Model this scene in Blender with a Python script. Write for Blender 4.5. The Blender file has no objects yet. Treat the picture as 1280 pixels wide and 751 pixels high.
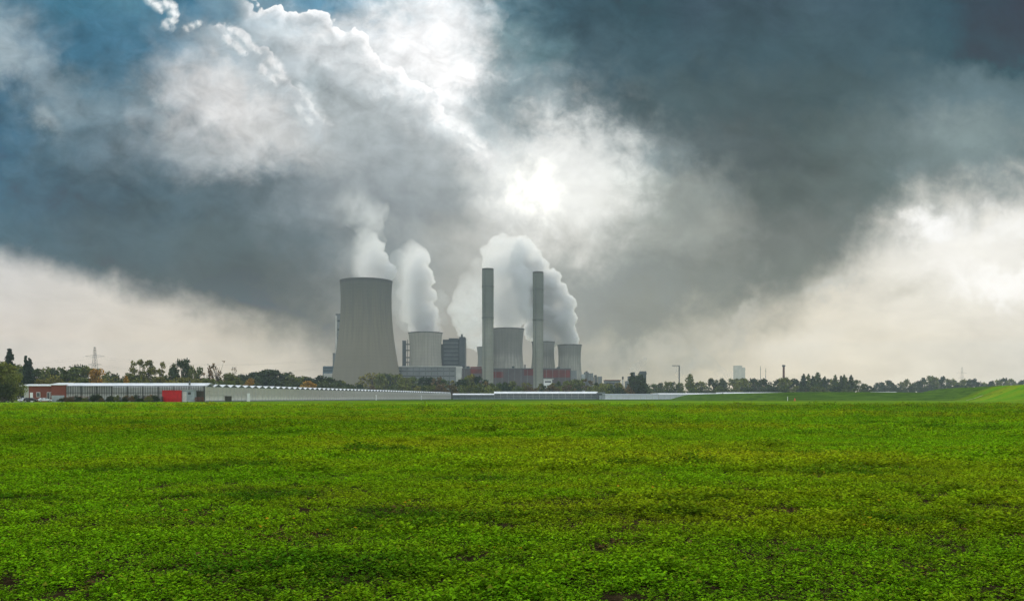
import bpy, bmesh, math, random
import numpy as np
from mathutils import Vector, Matrix, noise as mnoise

R = math.radians
scene = bpy.context.scene
COL = scene.collection

# ---------------------------------------------------------------- camera
CAM_H = 1.5
FPX = 1005.0          # focal length in pixels of the 1280 px wide photograph
HOR = 497.0           # row of the horizon
cam_data = bpy.data.cameras.new("camera")
cam_data.sensor_width = 36.0
cam_data.lens = 36.0 * FPX / 1280.0
cam_data.shift_y = (HOR - 375.5) / 1280.0
cam_data.clip_start = 0.1
cam_data.clip_end = 60000.0
cam = bpy.data.objects.new("camera", cam_data)
cam.location = (0, 0, CAM_H)
cam.rotation_euler = (R(90), 0, 0)
COL.objects.link(cam)
scene.camera = cam

HAZE_D = 1.2e-4                    # haze density per metre
SUN_EL, SUN_AZ = 14.3, 2.0        # degrees; azimuth to the right of the viewing direction


def lin(c):
    out = []
    for v in c:
        v = v / 255.0
        out.append(v / 12.92 if v <= 0.04045 else ((v + 0.055) / 1.055) ** 2.4)
    return tuple(out)


# ---------------------------------------------------------------- node maths helper
class S:
    """a socket (or a number) with arithmetic that creates Math nodes"""
    tree = None

    def __init__(self, s):
        self.s = s

    @classmethod
    def m(cls, op, *a, clamp=False):
        n = cls.tree.nodes.new('ShaderNodeMath')
        n.operation = op
        n.use_clamp = clamp
        for i, v in enumerate(a):
            v = v.s if isinstance(v, S) else v
            if isinstance(v, (int, float)):
                n.inputs[i].default_value = v
            else:
                cls.tree.links.new(v, n.inputs[i])
        return S(n.outputs[0])

    def __add__(a, b): return S.m('ADD', a, b)
    __radd__ = __add__
    def __sub__(a, b): return S.m('SUBTRACT', a, b)
    def __rsub__(a, b): return S.m('SUBTRACT', b, a)
    def __mul__(a, b): return S.m('MULTIPLY', a, b)
    __rmul__ = __mul__
    def __truediv__(a, b): return S.m('DIVIDE', a, b)
    def __rtruediv__(a, b): return S.m('DIVIDE', b, a)
    def __neg__(a): return S.m('MULTIPLY', a, -1.0)


def clamp01(a): return S.m('ADD', a, 0.0, clamp=True)


def sstep(x, a, b, o0=0.0, o1=1.0):
    n = S.tree.nodes.new('ShaderNodeMapRange')
    n.interpolation_type = 'SMOOTHSTEP'
    for i, v in enumerate((x, a, b, o0, o1)):
        v = v.s if isinstance(v, S) else v
        if isinstance(v, (int, float)):
            n.inputs[i].default_value = v
        else:
            S.tree.links.new(v, n.inputs[i])
    return S(n.outputs[0])


def comb(x, y, z=0.0):
    n = S.tree.nodes.new('ShaderNodeCombineXYZ')
    for i, v in enumerate((x, y, z)):
        v = v.s if isinstance(v, S) else v
        if isinstance(v, (int, float)):
            n.inputs[i].default_value = v
        else:
            S.tree.links.new(v, n.inputs[i])
    return n.outputs[0]


def sep(v):
    n = S.tree.nodes.new('ShaderNodeSeparateXYZ')
    S.tree.links.new(v, n.inputs[0])
    return [S(o) for o in n.outputs]


def fbm(vec, scale, detail=4.0, rough=0.5, dist=0.0, color=False):
    n = S.tree.nodes.new('ShaderNodeTexNoise')
    n.inputs['Scale'].default_value = scale
    n.inputs['Detail'].default_value = detail
    n.inputs['Roughness'].default_value = rough
    n.inputs['Distortion'].default_value = dist
    S.tree.links.new(vec, n.inputs['Vector'])
    return n.outputs['Color'] if color else S(n.outputs[0])


def voro(vec, scale, smooth=0.35):
    n = S.tree.nodes.new('ShaderNodeTexVoronoi')
    n.voronoi_dimensions = '2D'
    n.feature = 'SMOOTH_F1'
    n.inputs['Scale'].default_value = scale
    n.inputs['Smoothness'].default_value = smooth
    S.tree.links.new(vec, n.inputs['Vector'])
    return S(n.outputs['Distance'])


def ramp(t, stops, interp='EASE'):
    n = S.tree.nodes.new('ShaderNodeValToRGB')
    cr = n.color_ramp
    cr.interpolation = interp
    for i, (p, c) in enumerate(stops):
        e = cr.elements[i] if i < 2 else cr.elements.new(p)
        e.position = p
        c = c if isinstance(c, (tuple, list)) else (c, c, c)
        e.color = (c[0], c[1], c[2], 1.0)
    t = t.s if isinstance(t, S) else t
    S.tree.links.new(t, n.inputs[0])
    return n.outputs[0]


def mix(fac, a, b, mode='MIX'):
    n = S.tree.nodes.new('ShaderNodeMix')
    n.data_type = 'RGBA'
    n.blend_type = mode
    n.clamp_factor = True
    for i, v in ((0, fac), (6, a), (7, b)):
        v = v.s if isinstance(v, S) else v
        if isinstance(v, (int, float)):
            n.inputs[i].default_value = v
        elif isinstance(v, (tuple, list)):
            n.inputs[i].default_value = (v[0], v[1], v[2], 1.0)
        else:
            S.tree.links.new(v, n.inputs[i])
    return n.outputs[2]


def scale_col(c, f):
    n = S.tree.nodes.new('ShaderNodeVectorMath')
    n.operation = 'SCALE'
    S.tree.links.new(c, n.inputs[0])
    f = f.s if isinstance(f, S) else f
    if isinstance(f, (int, float)):
        n.inputs['Scale'].default_value = f
    else:
        S.tree.links.new(f, n.inputs['Scale'])
    return n.outputs[0]


# ---------------------------------------------------------------- sky: Nishita daylight behind procedural storm cloud
world = bpy.data.worlds.new("World")
world.use_nodes = True
wt = world.node_tree
wt.nodes.clear()
S.tree = wt
w_out = wt.nodes.new('ShaderNodeOutputWorld')
w_bg = wt.nodes.new('ShaderNodeBackground')
w_bg.inputs['Strength'].default_value = 0.1
wt.links.new(w_bg.outputs[0], w_out.inputs['Surface'])
nish = wt.nodes.new('ShaderNodeTexSky')
nish.sky_type = 'NISHITA'
nish.sun_disc = False
nish.sun_elevation = R(SUN_EL)
nish.sun_rotation = R(SUN_AZ)
nish.air_density = 1.0
nish.dust_density = 1.5

tc = wt.nodes.new('ShaderNodeTexCoord')
dx, dy, dz = sep(tc.outputs['Generated'])
az = S.m('ARCTAN2', dx, dy)
azc = S.m('MINIMUM', S.m('MAXIMUM', az, -1.0), 1.0)
el = S.m('ARCSINE', dz)
elc = S.m('MINIMUM', S.m('MAXIMUM', el, -0.05), 1.0)
# bearing and height of the direction, laid out on a far vertical sheet of cloud: U to the right, V downwards
U = S.m('TANGENT', azc) * FPX + 640.0
V = HOR - S.m('TANGENT', elc) / S.m('COSINE', azc) * FPX

P = comb(U * 0.01, V * 0.01)
c1 = fbm(P, 0.55, 5.0, 0.5, 0.3, color=True)
w1x, w1y, w1z = sep(c1)
c2 = fbm(P, 2.2, 5.0, 0.55, 0.2, color=True)
w2x, w2y, w2z = sep(c2)
c4 = fbm(P, 4.5, 5.0, 0.6, 0.3, color=True)
w4x, w4y, w4z = sep(c4)
SOFT_U = U + (w1x - 0.5) * 150.0 + (w2x - 0.5) * 90.0 + (w4x - 0.5) * 45.0
SOFT_V = V + (w1y - 0.5) * 110.0 + (w2y - 0.5) * 70.0 + (w4y - 0.5) * 40.0

XS = [0, 80, 160, 240, 320, 400, 480, 560, 640, 720, 800, 880, 960, 1040, 1120, 1200, 1280]
ROWS = [
    (0, [(88,128,150),(66,118,142),(86,132,152),(68,116,142),(120,150,166),(95,140,165),(165,190,202),(225,232,236),(76,112,128),(58,84,97),(54,79,90),(63,84,97),(62,82,94),(69,91,104),(62,87,100),(42,73,86),(36,68,82)]),
    (60, [(150,168,178),(66,112,138),(64,108,132),(165,176,182),(160,174,182),(205,212,216),(225,230,232),(246,248,249),(110,142,150),(72,97,109),(67,92,103),(65,88,99),(64,87,97),(68,91,101),(70,95,106),(50,78,90),(46,79,92)]),
    (120, [(66,104,128),(108,134,147),(118,138,148),(186,191,194),(205,208,209),(172,182,186),(168,176,178),(225,229,230),(148,164,170),(92,111,118),(77,97,104),(73,92,98),(74,92,98),(72,92,98),(82,102,109),(99,121,129),(98,120,128)]),
    (180, [(66,102,124),(86,111,125),(108,125,135),(160,168,172),(188,193,195),(166,174,177),(152,161,165),(168,176,178),(196,203,204),(215,219,217),(125,140,144),(86,99,103),(80,92,95),(88,104,106),(98,114,117),(126,142,145),(112,130,134)]),
    (240, [(70,103,122),(79,103,118),(82,104,116),(87,107,117),(102,118,126),(132,144,150),(142,151,155),(152,160,162),(212,215,212),(228,229,223),(165,172,168),(124,133,132),(90,101,101),(95,107,107),(100,116,117),(118,132,134),(116,131,134)]),
    (300, [(82,108,121),(83,103,114),(86,104,112),(88,104,110),(90,106,112),(106,120,126),(142,150,152),(172,176,173),(204,205,200),(202,203,197),(165,170,165),(148,153,148),(112,119,117),(112,120,118),(112,124,124),(120,134,134),(120,134,134)]),
    (360, [(84,104,114),(86,104,112),(88,103,110),(90,103,108),(92,104,108),(106,115,117),(136,143,143),(164,167,163),(170,172,168),(148,154,152),(135,142,140),(130,136,132),(118,126,123),(120,128,124),(124,132,130),(124,134,132),(124,134,132)]),
    (420, [(92,104,108),(92,104,108),(94,104,108),(96,106,108),(104,112,112),(120,126,125),(148,151,148),(160,160,154),(165,165,160),(142,147,144),(138,143,138),(136,141,135),(136,140,132),(136,140,132),(136,140,132),(136,140,132),(136,140,132)]),
]
T = (SOFT_U + 200.0) * (1.0 / 1680.0)
cloud = None
for i, (yy, cols) in enumerate(ROWS):
    r = ramp(T, [((x + 200.0) / 1680.0, lin(c)) for x, c in zip(XS, cols)], 'LINEAR')
    if cloud is None:
        cloud = r
    else:
        cloud = mix(sstep(SOFT_V, float(ROWS[i-1][0]), float(yy)), cloud, r)

# the brighter band of open sky under the cloud deck
LOW_T = [(212,213,213),(212,212,210),(213,212,208),(212,210,204),(206,204,197),(190,190,182),(176,177,170),(166,167,160),(165,166,160),(170,172,165),(176,176,168),(196,194,184),(216,213,202),(228,225,215),(236,235,228),(240,239,232),(238,237,231)]
LOW_B = [(212,205,197),(213,206,197),(214,207,196),(215,208,196),(212,206,193),(198,194,184),(182,179,168),(174,172,162),(170,170,160),(178,177,165),(192,190,176),(208,203,187),(221,214,197),(228,221,204),(229,223,208),(226,221,208),(223,219,208)]
T2 = (U + (w2x - 0.5) * 20.0 + 200.0) * (1.0 / 1680.0)
lt = ramp(T2, [((x + 200.0) / 1680.0, lin(c)) for x, c in zip(XS, LOW_T)], 'LINEAR')
lb = ramp(T2, [((x + 200.0) / 1680.0, lin(c)) for x, c in zip(XS, LOW_B)], 'LINEAR')
low = mix(sstep(V, 300.0, 470.0), lt, lb)
lown = fbm(comb(U * 0.01, V * 0.022, 2.0), 1.3, 6.0, 0.55, 0.4)
low = mix(1.0, scale_col(low, 0.95 + (lown - 0.5) * 0.36), (1.01, 1.0, 0.985), 'MULTIPLY')
edge_pts = [(-200, 285), (0, 318), (100, 340), (200, 372), (300, 408), (400, 447), (470, 478), (600, 480), (700, 476), (800, 462), (880, 436), (950, 415), (1000, 385), (1050, 335), (1100, 292), (1150, 262), (1220, 248), (1300, 232), (1480, 200)]
wid_pts = [(-200, 26), (100, 28), (250, 42), (400, 60), (500, 70), (800, 70), (950, 90), (1100, 85), (1200, 70), (1480, 80)]
amp_pts = [(-200, .22), (350, .45), (500, .9), (800, 1.25), (1000, .9), (1480, .9)]
TE = (U + 200.0) * (1.0 / 1680.0)
def curve(pts, k):
    return S(ramp(TE, [((x + 200.0) / 1680.0, v / k) for x, v in pts], 'B_SPLINE' if False else 'LINEAR')) * k
edge = curve(edge_pts, 500.0)
wid = curve(wid_pts, 100.0)
amp = curve(amp_pts, 1.0)
w3 = fbm(P, 7.0, 6.0, 0.6, 0.3)
ragged = ((w1z - 0.5) * 110.0 + (w2z - 0.5) * 110.0 + (w4z - 0.5) * 34.0) * amp
E = V - edge + ragged
lowmask = sstep(E / wid, -0.75, 0.75)
sky = mix(lowmask, cloud, low)

# large soft patches of light and shade: (u, v, ru, rv, tilt deg, strength, ragged)
soft1 = (w2y - 0.5)
def blob(u, v, ru, rv, tilt=0.0, k=0.0, ww=30.0):
    ca, sa = math.cos(R(tilt)), math.sin(R(tilt))
    a = (U - u) + (w2z - 0.5) * (ww * 3.2) + (w4x - 0.5) * (ww * 2.4)
    b = (V - v) + (w2y - 0.5) * (ww * 3.2) + (w4y - 0.5) * (ww * 2.4)
    p = (a * ca + b * sa) * (1.0 / ru)
    q = (b * ca - a * sa) * (1.0 / rv)
    return S.m('EXPONENT', -(p * p + q * q))
PATCHES = [
    # bright
    (700, 195, 60, 55, 0, (238,240,238), .75, 30), (762, 225, 40, 50, 0, (236,238,234), .6, 24),
    (600, 195, 34, 15, 35, (238,239,238), .85, 14), (572, 160, 26, 12, 30, (225,228,228), .8, 14),
    (20, 75, 40, 22, 30, (165,180,187), .6, 20), (70, 118, 50, 26, 35, (140,158,168), .7, 20), (55, 152, 22, 10, 30, (150,165,172), .8, 14),
    (290, 130, 85, 42, 28, (216,215,214), .8, 26), (345, 165, 60, 22, 20, (205,207,206), .6, 22),
    (525, 55, 66, 52, 0, (253,254,255), .95, 34), (560, 95, 46, 26, 0, (255,255,255), .98, 30), (500, 118, 34, 12, 20, (244,246,247), .6, 24), (430, 140, 60, 30, 20, (166,175,178), .7, 34), (420, 95, 22, 14, 20, (172,182,187), .6, 20), (350, 48, 44, 16, 30, (196,206,211), .5, 20), (400, 62, 40, 16, 40, (232,236,238), .6, 26), (335, 105, 30, 14, 0, (165,177,183), .6, 20),
    (1170, 288, 34, 26, 0, (255,255,253), .9, 26), (1255, 350, 70, 26, 10, (255,254,250), .9, 26), (1270, 285, 50, 22, 0, (250,250,247), .7, 26), (1190, 340, 40, 26, 0, (252,250,245), .5, 18),
    (1215, 168, 40, 22, 0, (134,152,154), .7, 24), (1175, 190, 60, 20, 0, (118,136,138), .5, 24),
    (850, 270, 40, 60, 0, (142,150,146), .5, 26), (1010, 425, 60, 26, -20, (226,222,210), .6, 18),
    # dark
    (1130, 365, 36, 13, -10, (205,202,190), .7, 14), (1095, 412, 30, 10, 0, (213,208,194), .5, 10),
    (300, 60, 30, 16, 30, (120,148,164), .55, 14), (120, 70, 80, 40, 35, (64,108,132), .7, 18),
    (185, 125, 30, 14, 45, (96,118,128), .6, 16), (380, 110, 30, 16, 0, (150,168,176), .6, 16),
    (610, 130, 24, 30, 0, (150,165,170), .5, 18), (640, 100, 30, 60, 0, (120,142,150), .5, 18),
    (700, 345, 90, 40, 0, (150,156,153), .35, 26), (850, 415, 40, 16, 0, (165,165,156), .4, 14),
    (880, 455, 34, 12, 0, (168,167,155), .45, 14),
    (835, 438, 70, 18, -12, (184,184,174), .55, 34), (745, 455, 60, 16, 0, (168,169,161), .5, 30), (930, 400, 30, 14, -30, (190,190,182), .5, 30), (1040, 345, 26, 12, -30, (196,198,192), .6, 30),
]
for (u, v, ru, rv, tilt, c, k, ww) in PATCHES:
    sky = mix(blob(u, v, ru, rv, tilt, 0, ww) * k, sky, lin(c))

# blue gaps of open sky high up, seen between the clouds
gap = blob(445, 22, 30, 16, 20, 0, 14) * sstep(w2x, 0.40, 0.62)
nblue = scale_col(nish.outputs[0], 0.12)
sky = mix(gap * 0.55, sky, lin((84, 140, 172)))
sky = mix(blob(205, 45, 60, 50, 30, 0, 24) * 0.5, sky, lin((66, 116, 142)))

# billowing steam tops: rounded bulges whose sun-facing rims are lit
def billow(pts, du=0.0, dv=0.0, k=1.0, seed=0.0):
    u2 = U + du + (w2x - 0.5) * 26.0 * k
    v2 = V + dv + (w2y - 0.5) * 22.0 * k
    q = comb(u2 * 0.01 + seed, v2 * 0.01 + seed)
    t = (u2 + 200.0) * (1.0 / 1680.0)
    e = S(ramp(t, [((x + 200.0) / 1680.0, v / 600.0 + 0.2) for x, v in pts], 'LINEAR')) * 600.0 - 120.0
    b = (0.45 - voro(q, 3.2)) * 34.0 + (0.45 - voro(q, 7.5)) * 15.0 + (0.45 - voro(q, 17.0, .5)) * 6.0
    return (v2 - e) + b * k
def cumulus(sky, pts, u0, u1, body, rimcol, crisp, depth, fade, k=1.0, seed=0.0, feather=30.0, lit=1.0):
    D = billow(pts, 0, 0, k, seed)
    D2 = billow(pts, 7.0 * k, -7.0 * k, k, seed)
    slope = sstep(D - D2, 2.0, 20.0)
    cover = sstep(D, 0.0, crisp)
    rim = S.m('EXPONENT', S.m('MAXIMUM', D, 0.0) * (-1.0 / depth))
    c = mix(clamp01(rim * 0.75 + slope * rim * 0.9 + slope * 0.12) * lit, body, rimcol)
    window = sstep(U, float(u0), u0 + feather) * sstep(U, u1 - feather, float(u1))
    window = sstep(U, float(u0), u0 + feather) * (1.0 - sstep(U, u1 - feather, float(u1)))
    a = cover * S.m('EXPONENT', S.m('MAXIMUM', D, 0.0) * (-1.0 / fade)) * window
    return mix(a, sky, c)
sky = cumulus(sky, [(-200, -60), (290, -8), (330, 2), (360, 8), (390, 10), (410, 22), (440, 32), (465, 55), (490, 80), (520, 105), (560, 135), (700, 240), (1480, 600 - 125)],
              285, 580, lin((182, 193, 198)), (1.05, 1.05, 1.05), 5.0, 26.0, 46.0, 0.85, 0.0, 40.0)
sky = cumulus(sky, [(-200, -60), (230, 24), (262, 30), (290, 32), (315, 50), (335, 66), (352, 84), (372, 112), (390, 130), (415, 160), (560, 300), (1480, 475)],
              250, 420, lin((184, 193, 198)), lin((250, 250, 250)), 5.0, 8.0, 26.0, 0.5, 3.7, 34.0, .75)
# small separate heads of steam: unions of puffs, lit on the side turned to the sun
def puffs(sky, circles, body, rimcol, k=1.0, soft=3.0, tail=(-0.4, 0.9), fade=22.0, op=1.0, wv=1.0):
    n1 = (w3 - 0.5) * 16.0 * wv
    uu = U + (w2x - 0.5) * 14.0 * wv + n1
    vv = V + (w2y - 0.5) * 14.0 * wv + n1
    def field(du, dv):
        D = None
        for (u, v, r) in circles:
            a = uu + (du - u); b = vv + (dv - v)
            d = r - S.m('SQRT', a * a + b * b)
            D = d if D is None else S.m('SMOOTH_MAX', D, d, 7.0)
        return D
    D = field(0, 0); D2 = field(2.5, -2.5)
    lit = sstep(D - D2, -4.5, 3.6)
    al = sstep(D, -0.6, soft) * op
    # dissolves on the lower side
    ua = sum(c[0] for c in circles) / len(circles); va = sum(c[1] for c in circles) / len(circles)
    along = (U - ua) * tail[0] + (V - va) * tail[1]
    al = al * (1.0 - sstep(along, fade * 0.2, fade))
    return mix(al, sky, mix(lit, body, rimcol))
sky = puffs(sky, [(186, -2, 9), (195, 7, 8), (200, 12, 6), (206, 5, 8), (214, 8, 9), (216, 17, 8), (215, 26, 8), (208, 33, 9)], lin((140, 166, 178)), lin((236, 240, 241)), soft=5.0, fade=34.0, wv=1.0)
sky = puffs(sky, [(249, 30, 6), (242, 33, 6), (234, 37, 7)], lin((150, 170, 180)), lin((226, 231, 232)), soft=6.0, fade=18.0, wv=.9)
sky = puffs(sky, [(274, 35, 6), (287, 38, 9), (297, 44, 10), (306, 52, 11), (297, 62, 12), (315, 60, 8), (321, 66, 7), (285, 52, 12)], lin((170, 185, 191)), lin((246, 247, 247)), soft=8.0, fade=40.0, wv=1.3, op=.65)
sky = puffs(sky, [(338, 80, 11), (348, 86, 11), (350, 96, 10), (342, 100, 12), (328, 88, 12)], lin((186, 195, 198)), lin((248, 249, 249)), soft=8.0, fade=40.0, wv=1.2, op=.7)
sky = puffs(sky, [(374, 112, 12), (383, 122, 12), (390, 132, 11), (398, 142, 10), (406, 150, 9), (412, 156, 6), (388, 150, 12), (376, 138, 14)], lin((176, 185, 188)), lin((234, 237, 237)), soft=9.0, fade=44.0, wv=1.4, op=.5)
sky = puffs(sky, [(545, 148, 16), (560, 156, 16), (575, 166, 15), (588, 172, 16), (600, 182, 17), (608, 198, 13), (592, 190, 16)], lin((195, 202, 204)), lin((248, 249, 248)), soft=18.0, fade=60.0, wv=2.4, op=.6)

# fine wisps inside everything
wisp = fbm(comb(U * 0.01, V * 0.013), 3.0, 7.0, 0.6, 0.6)
wamp = S(ramp(TE, [(0.0, .9), (0.3, 1.0), (0.5, .9), (0.68, .7), (0.8, .6), (1.0, .6)])) * sstep(V, 440.0, 200.0, 0.3, 1.0) * (1.0 - lowmask * 0.75)
streak = fbm(comb((U + V * 0.55) * 0.006, (V - U * 0.35) * 0.012), 1.6, 6.0, 0.55, 0.8)
mass = fbm(comb(U * 0.01, V * 0.012, 5.0), 1.15, 6.0, 0.52, 0.5)
sky = scale_col(sky, 1.0 + ((wisp - 0.5) * sstep(V + U * 0.25, 420.0, 200.0, 0.25, 0.85) + (streak - 0.5) * 0.75 + (mass - 0.5) * 0.65) * wamp)

# the veiled sun itself, burning through
g1 = blob(674, 240, 24, 30, -10, 0, 26)
g2 = blob(685, 232, 66, 58, 0, 0, 40)
sky = mix(g2 * 0.45, sky, (0.93, 0.94, 0.91))
sky = mix(g1 * 0.85, sky, (1.25, 1.25, 1.18))

# beyond the picture: overcast overhead and behind, with the Nishita blue mixed in
over = mix(0.55, scale_col(nish.outputs[0], 0.10), (0.80, 0.84, 0.86))
ncl = fbm(tc.outputs['Generated'], 2.2, 5.0, 0.55, 0.4)
over = scale_col(over, sstep(ncl, 0.3, 0.7, 0.6, 1.4))
side = sstep(S.m('ABSOLUTE', az), 0.62, 1.1)
up = sstep(el, 0.50, 0.80)
outside = S.m('MAXIMUM', side, up)
OVER_K = 1.9  # unseen part of the sky brightened to throw more light on the field
sky = mix(outside, sky, scale_col(over, OVER_K))
# the haze in front of the sky lightens it and dims it: the cloud's own brightness allows for that
TAU = S.m('MINIMUM', HAZE_D * 370.0 / S.m('MAXIMUM', dz, 0.01), HAZE_D * 5500.0)
TR = S.m('EXPONENT', -TAU)
lift = scale_col(mix(0.0, (0.35, 0.455, 0.51), (0, 0, 0)), 1.0 - TR)
sb = wt.nodes.new('ShaderNodeVectorMath'); sb.operation = 'SUBTRACT'
wt.links.new(sky, sb.inputs[0]); wt.links.new(lift, sb.inputs[1])
mx = wt.nodes.new('ShaderNodeVectorMath'); mx.operation = 'MAXIMUM'
wt.links.new(sb.outputs[0], mx.inputs[0]); mx.inputs[1].default_value = (0.004, 0.006, 0.008)
if HAZE_D > 0:
    sky = scale_col(mx.outputs[0], 1.0 / TR)
wt.links.new(scale_col(sky, 10.0), w_bg.inputs['Color'])
scene.world = world
world.cycles.sampling_method = 'MANUAL'
world.cycles.sample_map_resolution = 1024

# ---------------------------------------------------------------- sun and exposure
sun_data = bpy.data.lights.new("sun", 'SUN')
sun_data.energy = 3.0
sun_data.angle = R(4.0)
sun_data.color = (1.0, 0.93, 0.80)
sun = bpy.data.objects.new("sun", sun_data)
COL.objects.link(sun)
_d = Vector((math.sin(R(SUN_AZ)) * math.cos(R(SUN_EL)), math.cos(R(SUN_AZ)) * math.cos(R(SUN_EL)), math.sin(R(SUN_EL))))
sun.rotation_euler = _d.to_track_quat('Z', 'Y').to_euler()
sun.location = _d * 3000

scene.view_settings.view_transform = 'Standard'
scene.view_settings.look = 'None'
scene.view_settings.exposure = 0.0
scene.view_settings.gamma = 1.0
scene.view_settings.use_curve_mapping = False
scene.render.film_transparent = False
scene.cycles.use_denoising = True
scene.cycles.max_bounces = 8
scene.cycles.diffuse_bounces = 3
scene.cycles.glossy_bounces = 2
scene.cycles.transmission_bounces = 4
scene.cycles.transparent_max_bounces = 12
scene.cycles.volume_bounces = 4
scene.cycles.use_adaptive_sampling = True
scene.cycles.adaptive_threshold = 0.02

# ================================================================ helpers
def px(x, D): return (x - 640.0) * D / FPX
def pz(y, D): return CAM_H + (HOR - y) * D / FPX


def tag(o, label=None, cat=None, group=None, kind=None):
    if label: o['label'] = label
    if cat: o['category'] = cat
    if group: o['group'] = group
    if kind: o['kind'] = kind
    return o


def empty(name, loc=(0, 0, 0), rz=0.0):
    o = bpy.data.objects.new(name, None)
    o.empty_display_size = 1.0
    o.location = loc
    o.rotation_euler = (0, 0, rz)
    COL.objects.link(o)
    return o


def copy_tree(o, parent=None):
    c = o.copy()
    COL.objects.link(c)
    if parent is not None:
        c.parent = parent
    for ch in list(o.children):
        copy_tree(ch, c)
    return c


class MB:
    def __init__(self): self.v, self.f = [], []

    def add(self, vs, fs):
        n = len(self.v)
        self.v += [tuple(p) for p in vs]
        self.f += [tuple(i + n for i in f) for f in fs]
        return self

    def box(self, x0, x1, y0, y1, z0, z1):
        return self.add([(x0, y0, z0), (x1, y0, z0), (x1, y1, z0), (x0, y1, z0), (x0, y0, z1), (x1, y0, z1), (x1, y1, z1), (x0, y1, z1)],
                        [(0, 3, 2, 1), (4, 5, 6, 7), (0, 1, 5, 4), (1, 2, 6, 5), (2, 3, 7, 6), (3, 0, 4, 7)])

    def quad(self, a, b, c, d): return self.add([a, b, c, d], [(0, 1, 2, 3)])

    def tube(self, a, b, r0, r1=None, n=8, caps=True):
        a, b = Vector(a), Vector(b)
        r1 = r0 if r1 is None else r1
        d = (b - a)
        if d.length < 1e-6: return self
        d.normalize()
        s = d.orthogonal().normalized()
        t = d.cross(s)
        vs = []
        for c, r in ((a, r0), (b, r1)):
            for i in range(n):
                q = 2 * math.pi * i / n
                vs.append(c + (s * math.cos(q) + t * math.sin(q)) * r)
        fs = [(i, (i + 1) % n, n + (i + 1) % n, n + i) for i in range(n)]
        if caps: fs += [tuple(range(n - 1, -1, -1)), tuple(range(n, 2 * n))]
        return self.add(vs, fs)

    def lathe(self, prof, n=48, cx=0, cy=0):
        vs, fs = [], []
        for (r, z) in prof:
            for i in range(n):
                q = 2 * math.pi * i / n
                vs.append((cx + r * math.cos(q), cy + r * math.sin(q), z))
        for k in range(len(prof) - 1):
            for i in range(n):
                j = (i + 1) % n
                fs.append((k * n + i, k * n + j, (k + 1) * n + j, (k + 1) * n + i))
        return self.add(vs, fs)

    def build(self, name, mat, parent=None, smooth=False, loc=None):
        me = bpy.data.meshes.new(name)
        me.from_pydata(self.v, [], self.f)
        me.update()
        if mat: me.materials.append(mat)
        if smooth:
            me.polygons.foreach_set('use_smooth', [True] * len(me.polygons))
        o = bpy.data.objects.new(name, me)
        COL.objects.link(o)
        if parent: o.parent = parent
        if loc: o.location = loc
        return o


def mat_new(name):
    m = bpy.data.materials.new(name)
    m.use_nodes = True
    t = m.node_tree
    t.nodes.clear()
    S.tree = t
    out = t.nodes.new('ShaderNodeOutputMaterial')
    return m, t, out


def principled(t, out, color, rough=0.8, metallic=0.0, spec=0.3, normal=None):
    b = t.nodes.new('ShaderNodeBsdfPrincipled')
    b.inputs['Roughness'].default_value = rough
    b.inputs['Metallic'].default_value = metallic
    b.inputs['Specular IOR Level'].default_value = spec
    if isinstance(color, (tuple, list)):
        b.inputs['Base Color'].default_value = (color[0], color[1], color[2], 1)
    else:
        t.links.new(color, b.inputs['Base Color'])
    if normal is not None: t.links.new(normal, b.inputs['Normal'])
    t.links.new(b.outputs[0], out.inputs['Surface'])
    return b


def objco(t):
    return t.nodes.new('ShaderNodeTexCoord').outputs['Object']
def worldco(t):
    return t.nodes.new('ShaderNodeNewGeometry').outputs['Position']


def simple(name, c0, c1=None, scale=1.0, rough=0.8, metallic=0.0, spec=0.3, stretch=(1, 1, 1)):
    """painted / weathered surface: two tones mottled by noise"""
    m, t, out = mat_new(name)
    c1 = c1 or tuple(v * 0.78 for v in c0)
    x, y, z = sep(objco(t))
    v = comb(x * stretch[0], y * stretch[1], z * stretch[2])
    n = fbm(v, scale, 5.0, 0.6)
    principled(t, out, mix(sstep(n, 0.35, 0.65), c0, c1), rough, metallic, spec)
    return m


def concrete(name, c0, c1, bands=()):
    """weathered concrete shell: vertical rain streaks, lift lines, blotches"""
    m, t, out = mat_new(name)
    x, y, z = sep(objco(t))
    ang = S.m('ARCTAN2', y, x)
    ca, sa = S.m('COSINE', ang), S.m('SINE', ang)
    st = fbm(comb(ca * 12.0, sa * 12.0, z * 0.016), 1.0, 6.0, 0.6)
    st2 = fbm(comb(ca * 9.0, sa * 9.0, z * 0.02), 1.0, 4.0, 0.6)
    bl = fbm(comb(x, y, z), 0.03, 4.0, 0.6)
    f = sstep(st * 0.6 + st2 * 0.5 + bl * 0.5, 0.6, 1.0)
    col = mix(f, c0, c1)
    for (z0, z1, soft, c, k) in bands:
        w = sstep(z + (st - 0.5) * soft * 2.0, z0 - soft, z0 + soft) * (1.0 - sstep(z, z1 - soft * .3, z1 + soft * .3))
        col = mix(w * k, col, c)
    ribs = S.m('SINE', z * 1.1)
    col = scale_col(col, 1.0 + ribs * 0.015)
    principled(t, out, col, 0.9, 0, 0.2)
    return m


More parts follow.
